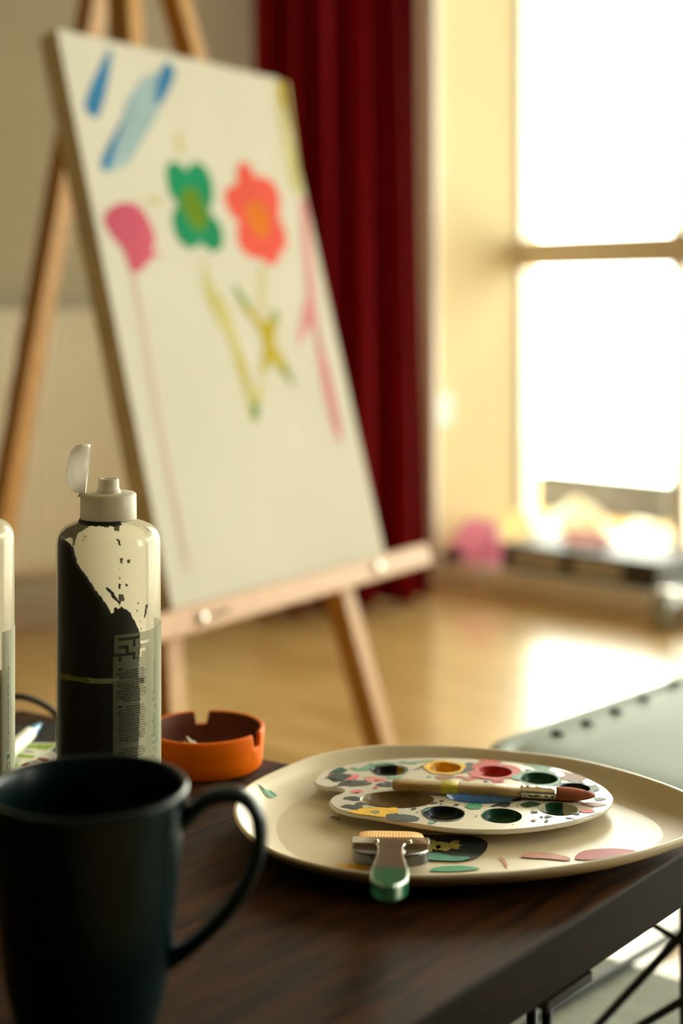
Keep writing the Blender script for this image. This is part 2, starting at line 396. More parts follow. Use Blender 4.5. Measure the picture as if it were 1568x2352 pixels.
# soft bags: lumpy closed forms
def lump(name, c, rx, ry, rz, m, seed, amp=0.2, parent=None, label=None, axes=(WD, OUT), cut=True, freq=2.0):
    b = MB(); n, k = 40, 24; rings = []
    c = V(c)
    for j in range(k + 1):
        ph = -PI / 2 + PI * j / k; ring = []
        for i in range(n):
            th = 2 * PI * i / n
            d = V((math.cos(ph) * math.cos(th), math.cos(ph) * math.sin(th), math.sin(ph)))
            q = 1 + amp * noise.noise(d * freq + V((seed, seed * 2.1, 0))) + amp * 0.6 * abs(noise.noise(d * freq * 2.6 + V((0, seed, seed * 1.3))))
            z = rz * d.z * q
            if cut: z = max(z, -rz * 0.72)
            ring.append(c + axes[0] * (rx * d.x * q) + axes[1] * (ry * d.y * q) + UP * (z + (rz * 0.72 if cut else 0)))
        rings.append(ring)
    b.loft(rings, 0, True, False, True)
    return b.build(name, m, parent, label=label)
p = at_wall(1086, 0.05)
lump('pink_bag', p + OUT * 0.035 - WD * 0.006, 0.07, 0.04, 0.06, film('pink_sheet', (255, 184, 210), 0.1, 0.75, 0.4), 3.1, 0.45, freq=1.6)
tag(bpy.data.objects['pink_bag'], 'crumpled bright pink bag at the foot of the recess wall', 'bag')
p = at_wall(1190, 0.25)
o = lump('pale_pouch', p, 0.05, 0.03, 0.07, film('peach_sheet', (255, 235, 190), 0.1, 0.75, 0.4), 8.2, 0.25)
tag(o, 'small pale peach pouch slumped behind the pink bag', 'pouch')
p = at_wall(1030, 0.02)
o = lump('purple_cloth', p + OUT * 0.01 + WD * 0.005, 0.032, 0.022, 0.02, mat('purple_fabric', (90, 50, 62), 0.8), 1.7, 0.25)
tag(o, 'small dark purple cloth heaped beside the curtain foot', 'cloth')
p = outside(1328, 4.62)
o = lump('cream_bag', p, 0.115, 0.06, 0.125, mat('cream_sheet', (118, 106, 68), 0.3, var=0.1, spec=0.6), 5.4, 0.22)
tag(o, 'rounded cream plastic bag standing outside in front of the grey crate', 'bag')
p = outside(1480, 4.32)
o = lump('white_bag', p, 0.09, 0.06, 0.110, mat('white_sheet', (214, 210, 190), 0.4, var=0.03), 9.9, 0.3)
tag(o, 'glaring white bag standing outside the window behind the right end of the black box', 'bag')
# pink strip lying on the black box
p = at_wall(1345, 0.16, Z0 + 0.0662)
o = lump('pink_cloth', p, 0.07, 0.03, 0.02, film('rose_sheet', (255, 200, 190), 0.2, 0.7, 0.4), 2.9, 0.3)
tag(o, 'rose coloured cloth lying on top of the black box', 'cloth')
# glass jar in front of the step
p = at_wall(1527, -0.07, 0.0)
rj = thing('glass_jar', p, 'small bright glass jar on the floor before the window step', 'jar')
MB().lathe(p, [(0.001, 0.0), (0.026, 0.0), (0.029, 0.006), (0.029, 0.06), (0.022, 0.07), (0.022, 0.076), (0.020, 0.076), (0.020, 0.069), (0.026, 0.059), (0.026, 0.006), (0.001, 0.004)], 32).build('body', film('jar_glass', (235, 240, 225), 0.5, 0.5, 0.05, 0.9), rj)
MB().lathe(p, [(0.001, 0.088), (0.023, 0.088), (0.0245, 0.086), (0.0245, 0.0765), (0.001, 0.0765)], 32).build('lid', mat('jar_lid_metal', (235, 230, 215), 0.2, 0.9), rj)

# ------------------------------------------------------------------ easel and canvas
U = V((0.562, 0.827, 0)).normalized(); sT, cT = 0.261, 0.9653
Vv = V((-U.y * sT, U.x * sT, cT)).normalized(); Nn = U.cross(Vv).normalized()
if Nn.y > 0: Nn = -Nn
O = V((-0.221, 1.86, 0.329)); CW, CH, CT = 0.517, 0.812, 0.036
def ray_plane(x, y, o, n):
    d = V(((x - CX) / F, 1, -(y - HY) / F)); c = V((0, 0, H))
    return c + d * ((o - c).dot(n) / d.dot(n))
def PC(x, y, lift=0.0): return ray_plane(x, y, O + Nn * lift, Nn)
canvas_m = mat('primed_canvas', (204, 201, 188), 0.85, spec=0.1, var=0.03, scale=5, stretch=(1, 1, 1), bump=0.05)
side_m = mat('bare_canvas_side', (230, 216, 188), 0.85, var=0.06, scale=20)
pc = {'blue': (52, 118, 165), 'palebl': (150, 175, 182), 'green': (8, 130, 88), 'olive': (92, 128, 18), 'red': (218, 84, 70), 'orange': (212, 112, 22),
      'pink': (190, 84, 108), 'yellow': (180, 162, 38), 'paley': (190, 182, 120), 'faint': (196, 168, 156), 'dkgreen': (90, 138, 62), 'rose': (206, 138, 142)}
slots = [canvas_m, side_m] + [mat('paint_' + k, c, 0.8, var=0.08, scale=14, spec=0.08) for k, c in pc.items()]
ix = {k: i + 2 for i, k in enumerate(pc)}
b = MB()
vs = [O, O + U * CW, O + U * CW + Vv * CH, O + Vv * CH]; vb = [p - Nn * CT for p in vs]
b.add(vs + vb, [(0, 1, 2, 3)], 0)
b.add(vs + vb, [(7, 6, 5, 4), (0, 4, 5, 1), (1, 5, 6, 2), (2, 6, 7, 3), (3, 7, 4, 0)], 1)
lift = [0.0003]
def stroke(poly, k, sm=4):
    q = cat_rom(poly, sm) if sm else poly
    pts = [PC(x, y, lift[0]) for x, y in q]; lift[0] += 0.00001
    if sum(((pts[i] - pts[0]).cross(pts[i + 1] - pts[0]) for i in range(1, len(pts) - 1)), V()).dot(Nn) < 0: pts.reverse()
    b.ngon(pts, ix[k])
def c7(l): return [(60 + x / 2.24, y / 2.24) for x, y in l]
def line(pts, w, k):
    l, r = [], []
    for i, (x, y) in enumerate(pts):
        x0, y0 = pts[max(i - 1, 0)]; x1, y1 = pts[min(i + 1, len(pts) - 1)]; d = math.hypot(x1 - x0, y1 - y0)
        nx, ny = -(y1 - y0) / d * w / 2, (x1 - x0) / d * w / 2; l.append((x + nx, y + ny)); r.append((x - nx, y - ny))
    stroke(l + r[::-1], k, 0)
stroke(c7([(690, 540), (600, 720), (520, 840), (430, 885), (385, 860), (400, 790), (480, 650), (520, 520), (600, 410), (670, 380)]), 'palebl')
for q in range(6):
    o1 = q * 26
    line(c7([(640 - 40 + o1 * 0.55, 400 + o1), (560 - 40 + o1 * 0.55, 560 + o1), (440 + o1 * 0.5, 790 + o1 * 0.5)]), 3 + (q % 3) * 2, 'blue' if q in (0,) else 'palebl' if q % 2 else 'canvas' if False else 'palebl')
stroke(c7([(430, 250), (438, 300), (410, 480), (375, 590), (350, 605), (305, 560), (310, 500), (360, 380)]), 'blue')
stroke(c7([(735, 320), (765, 370), (745, 440), (690, 540), (665, 520), (670, 430), (700, 340)]), 'blue')
stroke(c7([(390, 870), (395, 800), (480, 640), (510, 610), (470, 720), (430, 860)]), 'blue')
stroke(c7([(765, 690), (795, 700), (815, 780), (790, 790)]), 'paley')
stroke(c7([(610, 1030), (650, 1018), (700, 1028), (690, 1045), (640, 1048)]), 'paley')
stroke(c7([(720, 900), (730, 845), (760, 830), (800, 850), (825, 875), (850, 840), (885, 835), (930, 870), (960, 950), (960, 1030), (945, 1090), (990, 1140), (1015, 1220), (1000, 1280), (960, 1295), (920, 1270), (890, 1250), (870, 1275), (830, 1275), (780, 1230), (755, 1160), (755, 1100), (775, 1050), (740, 1000)]), 'green')
stroke(c7([(800, 1000), (830, 965), (870, 975), (910, 1040), (935, 1120), (915, 1180), (880, 1185), (830, 1130), (800, 1060)]), 'olive')
stroke(c7([(1020, 1010), (1040, 960), (1080, 945), (1085, 870), (1110, 830), (1150, 850), (1180, 905), (1230, 910), (1280, 950), (1305, 1020), (1305, 1120), (1330, 1180), (1340, 1260), (1310, 1300), (1290, 1350), (1255, 1370), (1215, 1335), (1150, 1320), (1100, 1270), (1085, 1200), (1090, 1140), (1045, 1090)]), 'red')
stroke(c7([(1130, 1060), (1170, 1030), (1220, 1050), (1250, 1110), (1250, 1190), (1215, 1230), (1170, 1190), (1130, 1110)]), 'orange')
stroke(c7([(400, 1130), (420, 1080), (480, 1045), (550, 1045), (600, 1080), (640, 1150), (665, 1230), (650, 1290), (695, 1305), (650, 1330), (610, 1370), (570, 1405), (535, 1390), (500, 1290), (430, 1200)]), 'pink')
line([(303, 622), (330, 760), (352, 900), (385, 1080), (432, 1310)], 9, 'faint')
stroke([(470, 590), (485, 650), (520, 700), (545, 780), (560, 830), (580, 900), (598, 870), (602, 900), (590, 960), (578, 968), (570, 930), (545, 850), (525, 780), (490, 720), (468, 660)], 'paley')
line([(600, 610), (603, 720)], 12, 'paley')
stroke([(535, 655), (575, 705), (610, 740), (630, 710), (637, 720), (632, 790), (650, 820), (672, 880), (640, 850), (622, 830), (605, 862), (598, 850), (605, 800), (590, 750), (560, 710)], 'yellow')
line([(537, 658), (572, 706)], 9, 'dkgreen'); line([(633, 712), (634, 745)], 8, 'dkgreen'); line([(650, 840), (672, 882)], 8, 'dkgreen')
line([(585, 925), (588, 962)], 14, 'dkgreen'); line([(545, 800), (562, 850), (572, 890)], 9, 'yellow')
line([(640, 186), (646, 250)], 14, 'yellow'); line([(646, 250), (660, 340), (680, 440)], 16, 'paley'); line([(657, 190), (690, 440), (715, 600)], 6, 'paley')
stroke([(690, 480), (705, 470), (720, 640), (735, 780), (755, 860), (785, 1000), (772, 1005), (740, 880), (720, 755), (700, 770), (685, 795), (690, 740), (705, 690)], 'rose')
line([(725, 760), (752, 860), (778, 985)], 9, 'pink'); line([(705, 690), (690, 780)], 12, 'rose')
painting = b.build('painted_canvas', slots, origin=O)
tag(painting, 'white stretched canvas painted with pink, green and red flowers, leaning on the easel', 'painting')

em = wood('easel_beech', (166, 114, 42), (192, 144, 68), 0.5, 8, (12, 12, 1.2), bump=0.1)
def in_front_plane(x, y): return ray_plane(x, y, O - Nn * (CT + 0.001), Nn)
re = thing('easel', in_front_plane(640, 1700) * 1.0, 'wooden tripod easel with a ledge carrying the flower painting', 'easel')
re.location.z = 0
def leg(pt, pb, w, t, wdir, ndir, name='leg'):
    d = (pb - pt).normalized(); a = (wdir - d * wdir.dot(d)).normalized(); nn = d.cross(a).normalized()
    if nn.dot(ndir) < 0: nn = -nn
    # front face at the given line, body behind it; cut level with the floor
    vs = []
    for e, base in ((0, pt), (1, pb)):
        for q, r in ((-w / 2, 0), (w / 2, 0), (w / 2, -t), (-w / 2, -t)):
            p = base + a * q + nn * r
            if e: p = p - d * ((p.z - 0.0) / d.z)
            vs.append(p)
    fs = [(0, 3, 2, 1), (4, 5, 6, 7)] + [(i, (i + 1) % 4, (i + 1) % 4 + 4, i + 4) for i in range(4)]
    m = MB().add(vs, fs); return m.build(name, em, re, bevel=0.003)
def floor_hit(a_, b_):
    d = b_ - a_; return a_ + d * (-a_.z / d.z)
m_t, m_b = in_front_plane(285, -395), in_front_plane(405, 1550)
q_t, q_b = in_front_plane(316, -395), in_front_plane(893, 1700)
leg(m_t, floor_hit(m_t, m_b), 0.034, 0.044, U, Nn)
leg(q_t, floor_hit(q_t, q_b), 0.034, 0.038, U, Nn)
# the rear leg, hinged at the top and standing further back to the left
rY = 2.45; ry_ = HY + F * H / rY; rf = P(224 - 0.177 * (ry_ - 50), ry_, rY)
rtop = P(224 - 0.177 * (-370 - 50), -370, (m_t.y + q_t.y) / 2 + 0.07)
leg(rtop, rf, 0.040, 0.034, U, Nn)
top_c = (m_t + q_t) / 2
b = MB().box(top_c - U * 0.05 - Vv * 0.05 - Nn * 0.032, U * 0.10, Nn * -0.05, Vv * 0.075); b.build('hinge_block', em, re, bevel=0.004)
LE = -0.036
led0 = O - U * 0.127 + Vv * LE + Nn * 0.006
MB().box(led0, U * 0.77, Nn * -0.030, Vv * -LE * 0.985).build('ledge', wood('ledge_beech', (184, 138, 98), (200, 156, 114), 0.5, 8, (6, 6, 6), bump=0.1), re, bevel=0.003)
MB().box(O + U * 0.03 + Vv * 0.30 - Nn * 0.045, U * 0.42, Nn * -0.02, Vv * 0.03).build('crossbar', em, re, bevel=0.003)
sm_ = mat('bolt_steel', (205, 200, 190), 0.25, 0.9)
def bolt(x, y, r, name='bolt', m=None):
    c = ray_plane(x, y, O + Nn * 0.006, Nn); rg = []
    for rr, dd in ((r, -0.002), (r, 0.003), (r * 0.7, 0.006), (r * 0.15, 0.007)):
        rg.append([c + U * (rr * math.cos(2 * PI * i / 20)) + Vv * (rr * math.sin(2 * PI * i / 20)) + Nn * dd for i in range(20)])
    MB().loft(rg, 0, True, True, True).build(name, m or sm_, re, label='shiny steel bolt head' if not m else None)
bolt(462, 1420, 0.0085); bolt(865, 1303, 0.0095)
hm = mat('dark_hole', (70, 45, 25), 0.8)
bolt(491, 1411, 0.003, 'screw', hm); bolt(516, 1403, 0.003, 'screw', hm)

# ------------------------------------------------------------------ table
tm = wood('dark_table_wood', (22, 11, 3), (76, 44, 16), 0.6, 5, (2.0, 16, 16), rot=-0.86, bump=0.25, spec=0.12)
R0, RD = V((0.2272, 0.947, 0)), V((0.645, 0.764, 0)).normalized()
FE, FD = V((-0.0590, 1.1430, 0)), V((0.85, -0.527, 0)).normalized()
def isect(p, d, q, e):
    k = d.x * e.y - d.y * e.x; t = ((q.x - p.x) * e.y - (q.y - p.y) * e.x) / k; return p + d * t
TT = 0.038
tc1 = isect(R0, RD, FE, FD); tc2 = tc1 - FD * 0.62; tc3 = tc2 - RD * 1.15; tc4 = tc1 - RD * 1.15
rt = thing('wooden_table', ((tc1 + tc2 + tc3 + tc4) / 4) * 1.0, 'dark worn wooden table carrying the mug, paint bottles and plate', 'table')
rt.location.z = 0
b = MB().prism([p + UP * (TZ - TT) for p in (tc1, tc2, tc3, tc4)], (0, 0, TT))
b.mi = [0 if abs(sum((b.v[q].z for q in f), 0) / len(f) - TZ) < 1e-5 else 1 for f in b.f]  # shade painted in: all faces but the top take a near-black wood
b.build('tabletop', [tm, wood('shaded_edge_wood', (12, 7, 3), (26, 15, 7), 0.6, 5, (2.0, 16, 16), rot=-0.86, bump=0.2, spec=0.1)], rt, bevel=0.003)
bk = mat('black_steel', (22, 24, 26), 0.4, 0.6)
def hairpin(corner, d1, d2):
    lp = MB(); c = corner + UP * (TZ - TT)
    lp.box(c - UP * 0.006, d1 * 0.05, d2 * 0.05, UP * 0.006)
    l = lp.build('leg', bk, rt)
    foot = corner + (d1 + d2) * 0.02
    foot = V((foot.x, foot.y, 0.004))
    for e in (d1 * 0.038 + d2 * 0.008, d1 * 0.008 + d2 * 0.038):
        MB().tube([c + e - UP * 0.004, foot + e * 0.15], 0.0034, 10).build('rod', bk, l)
pr = R0 + RD * -0.118
hairpin(pr, -RD, V((-RD.y, RD.x, 0)))
for c_, d1, d2 in ((tc2, FD, -RD), (tc3, FD, RD), (tc4, -FD, RD)): hairpin(c_ + d1 * 0.03 + d2 * 0.03, d1, d2)

# ------------------------------------------------------------------ bottles
plastic = film('milky_plastic', (212, 203, 176), 0.10, 0.55, 0.22, 0.1)
clear_plastic = film('clear_plastic', (226, 218, 190), 0.94, 0.5, 0.16, 0.12)
cap_m = film('white_cap_plastic', (224, 216, 194), 0.02, 0.35, 0.35, 0.12)
lid_m = film('lid_plastic', (236, 230, 214), 0.25, 0.5, 0.3, 0.15)
def cyl(x, y, cx, cy, r):
    k = (x - CX) / F; a_ = 1 + k * k; b_ = -2 * (k * cx + cy); c_ = cx * cx + cy * cy - r * r
    D = max(b_ * b_ - 4 * a_ * c_, 0); Y = (-b_ - math.sqrt(D)) / (2 * a_)
    return P(x, y, Y)
BY = 0.96; BX = (249 - CX) / F * BY; BR = 0.035
def zy(y, Y=BY): return H - (y - HY) / F * Y
def bottle_profile(off=0.0):
    pr = [(0.001, TZ + off), (BR - 0.004, TZ + off), (BR - 0.001 - off, TZ + 0.003), (BR - off, TZ + 0.008), (BR - off, zy(1245))]
    pr += [(0.0342 - off, zy(1230)), (0.0325 - off, zy(1219) - off), (0.0295 - off, zy(1209) - off), (0.025 - off, zy(1202) - off), (0.0195 - off, zy(1195) - off), (0.0175 - off, zy(1192) - off), (0.0165 - off, zy(1185) - off)]
    return pr
def bottle(name, bx, by, label, group=None):
    r = thing(name, (bx, by, TZ), label, 'bottle', group); c = V((bx, by, 0))
    sh = MB().lathe(c, bottle_profile(), 128)
    for fi, f in enumerate(sh.f):   # backlit milkiness put into the far half's plastic, the near half is clearer
        m_ = sum((sh.v[q] for q in f), V()) / len(f)
        sh.mi[fi] = 1 if m_.y < by + 0.004 else 0
    sh.build('body', [plastic, clear_plastic], r)
    # ribbed screw collar, cone spout
    cp = r_cap = MB(); n = 120; rings = []
    for rr, z in ((0.0165, zy(1193)), (0.0186, zy(1193)), (0.0187, zy(1190)), (0.0185, zy(1136)), (0.0178, zy(1132)), (0.0100, zy(1131.5)), (0.0001, zy(1131.5))):
        rings.append([c + V(((rr + (0.00015 if i % 2 and 0.018 < rr else 0)) * math.cos(2 * PI * i / n), (rr + (0.00015 if i % 2 and 0.018 < rr else 0)) * math.sin(2 * PI * i / n), z)) for i in range(n)])
    cp.loft(rings, 0, True, False, True); cap = cp.build('cap', cap_m, r)
    MB().lathe(c, [(0.0088, zy(1134)), (0.0082, zy(1128)), (0.0072, zy(1120)), (0.0070, zy(1114)), (0.0070, zy(1102)), (0.0066, zy(1099)), (0.0048, zy(1099)), (0.0045, zy(1108)), (0.0001, zy(1110))], 48).build('spout', cap_m, cap)
    return r, cap
b1, cap1 = bottle('paint_bottle', BX, BY, 'squeeze bottle of dark green paint with open flip cap behind the mug', 'acrylic paint bottles on the table')
# open flip lid, seen almost edge-on
lc = P(183, 1076, BY); ax = V((0.985, 0.13, -0.10)).normalized(); a1 = ax.cross(V((0, 1, 0))).normalized(); a2 = ax.cross(a1)
rg = []
for rr, dd in ((0.0001, -0.0085), (0.006, -0.0083), (0.0115, -0.0068), (0.0150, -0.0042), (0.0164, -0.001), (0.0168, 0.0055), (0.0156, 0.0055), (0.0152, -0.0005), (0.0135, -0.0035), (0.0100, -0.0055), (0.0001, -0.0066)):
    rg.append([lc + a1 * (rr * math.cos(2 * PI * i / 48)) + a2 * (rr * math.sin(2 * PI * i / 48)) + ax * dd for i in range(48)])
lid = MB().loft(rg, 0, True, False, True).build('flip_lid', lid_m, cap1, label='open translucent flip lid')
MB().tube([lc - ax * 0.006, lc + ax * 0.004], [0.003, 0.0026], 14).build('plug', lid_m, lid)
h0 = lc - UP * 0.0155 + ax * 0.003
MB().tube([h0, h0 * 0.5 + (V((BX - 0.0183, BY - 0.002, zy(1137)))) * 0.5 + V((-0.001, 0, 0)), V((BX - 0.0180, BY - 0.002, zy(1139)))], [0.0022, 0.0016, 0.0024], 10, flat=0.5).build('hinge', lid_m, lid)
# paint clinging to the inside of the bottle
def c7b(l): return [(120 + x / 5.807, 1180 + y / 5.807) for x, y in l]
dark_poly = c7b([(-40, 330), (150, 330), (225, 390), (285, 455), (300, 520), (330, 640), (385, 740), (440, 800), (500, 900), (560, 985), (610, 1060), (655, 1120), (700, 1170), (745, 1250), (790, 1330), (815, 1320), (815, 1265), (850, 1245), (880, 1270), (920, 1225), (960, 1270), (1005, 1280), (1050, 1340), (1095, 1420), (1130, 1500), (1165, 1580)]) + [(322, 1480), (318, 1540), (322, 1620), (318, 1720), (320, 1960), (100, 1960)]
film_poly = c7b([(-40, 340), (60, 60), (380, 60), (940, 45), (945, 105), (520, 105), (480, 180), (340, 260), (315, 330), (300, 420), (270, 430), (280, 340), (235, 320), (180, 340)])
collar_poly = c7b([(370, 20), (950, 40), (945, 105), (860, 95), (600, 110), (520, 130), (450, 110), (385, 80)])
specks = [c7b([(705, 990), (750, 985), (810, 1050), (850, 1110), (885, 1150), (910, 1190), (895, 1225), (870, 1175), (820, 1140), (770, 1070)]),
          c7b([(840, 340), (900, 345), (915, 430), (880, 410), (870, 365)]), c7b([(1245, 1200), (1272, 1205), (1258, 1300), (1240, 1395), (1228, 1380), (1235, 1270)]),
          c7b([(880, 930), (915, 935), (908, 1005), (885, 985)]), c7b([(895, 845), (910, 850), (905, 880), (890, 880)]), c7b([(1130, 1190), (1165, 1160), (1150, 1200)]),
          c7b([(1215, 165), (1320, 230), (1325, 250), (1300, 235)]), c7b([(1120, 1285), (1145, 1285), (1140, 1305), (1125, 1305)]), c7b([(975, 935), (1005, 940), (1000, 965), (978, 965)])]
olive_specks = [c7b([(900, 595), (945, 600), (930, 670), (905, 665)]), c7b([(990, 610), (1040, 615), (1035, 660), (1000, 660)]), c7b([(820, 140), (900, 150), (890, 235), (830, 225)]),
                c7b([(690, 130), (750, 130), (750, 180), (700, 185)]), c7b([(425, 295), (455, 310), (450, 325), (430, 315)]), c7b([(400, 340), (425, 345), (415, 365)]), c7b([(900, 735), (918, 735), (912, 755)]),
                c7b([(1170, 1410), (1182, 1410), (1180, 1450), (1172, 1450)]), c7b([(1170, 1530), (1190, 1530), (1186, 1555)]), c7b([(880, 1070), (950, 1080), (960, 1170), (900, 1180)])]
band = [(125, 1546), (150, 1549), (190, 1556), (230, 1559), (330, 1556), (330, 1568), (230, 1571), (190, 1568), (150, 1561), (125, 1558)]
pd, pf, po = MB(), MB(), MB(); c = V((BX, BY, 0)); prof = bottle_profile(0.0012)
DY = 1.6
ys = [1190 + DY * i for i in range(int((1936 - 1190) / DY))]
def r_at(z):
    pr = prof[3:]
    if z <= pr[0][1]: return pr[0][0]
    for (r0_, z0_), (r1_, z1_) in zip(pr, pr[1:]):
        if z <= z1_: return r0_ + (r1_ - r0_) * (z - z0_) / max(z1_ - z0_, 1e-6)
    return pr[-1][0]
NT = 480
def pt(i, y):
    a = 2 * PI * i / NT; z = max(zy(y), TZ + 0.003); r = r_at(z)
    return c + V((r * math.sin(a), -r * math.cos(a), z))
quads = {0: [], 1: [], 2: []}
for yi, y in enumerate(ys):
    ym = y + DY / 2
    for i in range(NT):
        a = 2 * PI * (i + 0.5) / NT; z = zy(ym); r = r_at(z)
        w = c + V((r * math.sin(a), -r * math.cos(a), z)); px = CX + F * w.x / w.y; py = HY + F * (H - w.z) / w.y
        front = math.cos(a) > -0.02
        if not front:   # far side: paint only low down and on the left
            if py > 1400 + (px - 130) * 2.2: quads[0].append((i, y))
            continue
        jx = px + 2.2 * noise.noise(V((px * 0.09, py * 0.09, 1))) + 1.2 * noise.noise(V((px * 0.4, py * 0.4, 5))); jy = py + 2.2 * noise.noise(V((px * 0.09, py * 0.09, 7)))
        if in_poly(px, py, band): quads[2].append((i, y))
        elif in_poly(jx, jy, dark_poly): quads[0].append((i, y))
        elif any(in_poly(jx, jy, s_) for s_ in specks) or in_poly(px, jy, collar_poly): quads[0].append((i, y))
        elif in_poly(jx, jy, film_poly): quads[1].append((i, y))
        elif any(in_poly(jx, jy, s_) for s_ in olive_specks): quads[2].append((i, y))
for k, mb in ((0, pd), (1, pf), (2, po)):
    idx = {}
    def vid(i, y):
        key = (i % NT, round(y, 2))
        if key not in idx: idx[key] = len(mb.v); mb.v.append(pt(i, y))
        return idx[key]
    for i, y in quads[k]:
        mb.f.append([vid(i, y), vid(i, y + DY), vid(i + 1, y + DY), vid(i + 1, y)]); mb.mi.append(0); mb.sm.append(True)
pd.build('paint_inside', mat('dark_green_paint', (20, 23, 6), 0.7, var=0.15, scale=30), b1, label='thick dark green paint clinging inside the bottle')
pf.build('paint_film', film('paint_film_olive', (92, 86, 54), 0.05, 0.3, 0.5, 0.02), b1, label='thin olive smear of paint near the shoulder')
po.build('paint_streak', film('paint_streak_olive', (96, 94, 30), 0.05, 0.25, 0.5, 0.02), b1, label='yellowish green streaks of thin paint')

# smear of paint around the neck
sm2 = MB(); na_ = 60; rg = []
for j in range(5):
    ring_ = []
    for i in range(na_ + 1):
        a = math.radians(-105 + 140 * i / na_); q = j / 4
        zt_, zl_ = zy(1189), zy(1198.5) - 0.0009 * noise.noise(V((i * 0.35, 2, 3)))
        ring_.append(V((BX + (0.0192 + 0.0012 * q) * math.sin(a), BY - (0.0192 + 0.0012 * q) * math.cos(a), zt_ + (zl_ - zt_) * q)))
    rg.append(ring_)
sm2.loft(rg[::-1], 0, False, False, True)
sm2.build('paint_smear', MATS['dark_green_paint'], b1, solid=0.0004, label='dark paint smeared under the cap')
# printed label wrapped on the bottle
LR = BR + 0.0004
def ang(x): 
    p = cyl(x, 1600, BX, BY, LR); return math.atan2(p.x - BX, -(p.y - BY))
def on_lab(a, z, r=LR): return V((BX + r * math.sin(a), BY - r * math.cos(a), z))
def zlab(x, y): return cyl(x, y, BX, BY, LR).z
lab = MB()
aL, aR = ang(259.5), math.radians(128); zT, zB = zlab(275, 1457), TZ + 0.012
def lab_rect(a0, a1, z0, z1, mi, r, n=None):
    n = n or max(2, int(abs(a1 - a0) / 0.06)); vs = []
    for i in range(n + 1):
        a = a0 + (a1 - a0) * i / n; vs += [on_lab(a, z0, r), on_lab(a, z1, r)]
    lab.add(vs, [(2 * i, 2 * i + 2, 2 * i + 3, 2 * i + 1) for i in range(n)], mi, True)
# maze windows are gaps in the print, so the white print is laid in cells around them
maze = [(272, 322, 1464, 1471), (305, 311, 1470, 1487), (272, 295, 1482, 1489), (288, 295, 1488, 1500), (259, 311, 1499, 1506), (272, 278, 1505, 1518), (304, 310, 1505, 1516),
        (320, 342, 1477, 1484), (319, 334, 1494, 1501), (319, 325, 1500, 1513), (310, 319, 1513, 1515)]
xs = list(range(260, 346, 1)); zs_top, zs_bot = 1457, 1520
NZ = 62
for xi in range(len(xs) - 1):
    x = xs[xi] + 0.5; run = None
    for j in range(NZ + 1):
        y = 1457 + j * (1520 - 1457) / NZ
        y0 = y
        hole = j < NZ and any(m0 <= x <= m1 and n0 <= y0 <= n1 for m0, m1, n0, n1 in maze)
        if xs[xi] < 264 and y < 1457 + (264 - xs[xi]): hole = True
        if j < NZ and 260 <= x < 261 + 2 and y < 1499: hole = hole or x < 262.5
        if not hole and j < NZ and run is None: run = y
        if (hole or j == NZ) and run is not None:
            z1, z0 = zlab(290, run), zlab(290, y)
            lab_rect(ang(xs[xi]), ang(xs[xi + 1]), z0, z1, 0, LR, 1); run = None
zM = zlab(290, 1520)
lab_rect(aL, ang(345), zB, zM, 0, LR, 12); lab_rect(ang(345), aR, zB, zT, 0, LR, 24)
rr_ = LR + 0.00012
for x0, x1, y0, y1 in [(354, 356.5, 1509, 1586), (356, 359, 1551, 1557), (348, 357, 1587, 1593), (348, 357.5, 1603, 1609), (352, 358, 1618, 1624), (351.5, 355, 1636, 1691), (347.5, 351.5, 1653, 1659), (355, 359, 1665, 1671),
                       (347, 351.5, 1686, 1692), (358.5, 360, 1680, 1702), (347, 359, 1701, 1707), (351, 359, 1716, 1721), (346, 353.5, 1734, 1740), (346, 354, 1749, 1760), (361, 363, 1693, 1699)]:
    xm = (x0 + x1) / 2; lab_rect(ang(x0), ang(x1), zlab(xm, y1), zlab(xm, y0), 2, rr_)
# small print
def text_mesh(body, size, align='CENTER', line=1.0, bold=0.0):
    cu = bpy.data.curves.new('t', 'FONT'); cu.body = body; cu.size = size; cu.align_x = align; cu.space_line = line; cu.resolution_u = 2; cu.offset = bold
    o = bpy.data.objects.new('t', cu); COL.objects.link(o)
    dg = bpy.context.evaluated_depsgraph_get(); me = bpy.data.meshes.new_from_object(o.evaluated_get(dg))
    vs = [v.co.copy() for v in me.vertices]; fs = [tuple(p.vertices) for p in me.polygons]
    bpy.data.objects.remove(o); bpy.data.curves.remove(cu); bpy.data.meshes.remove(me)
    return vs, fs
def lab_text(body, y_top, pitch, width_px):
    vs, fs = text_mesh(body, 1.0, bold=0.022)
    w = max(v.x for v in vs) - min(v.x for v in vs)
    a0, a1 = ang(302 - width_px / 2), ang(302 + width_px / 2); sx = (a1 - a0) / w; ac = (a0 + a1) / 2
    nl = body.count('\n') + 1; z_t = zlab(302, y_top); dz = pitch / F * (BY - 0.03); ymax = max(v.y for v in vs)
    lab.add([on_lab(ac + v.x * sx, z_t + (v.y - ymax) * dz, rr_) for v in vs], fs, 1)
def pill(y):
    q = []
    for i in range(20):
        t = 2 * PI * i / 20; q.append((276 + (3 if math.cos(t) > 0 else -3) + 2.2 * math.cos(t), y + 2.4 * math.sin(t)))
    lab.add([on_lab(ang(x), zlab(276, yy), rr_) for x, yy in q], [tuple(range(20))], 1)
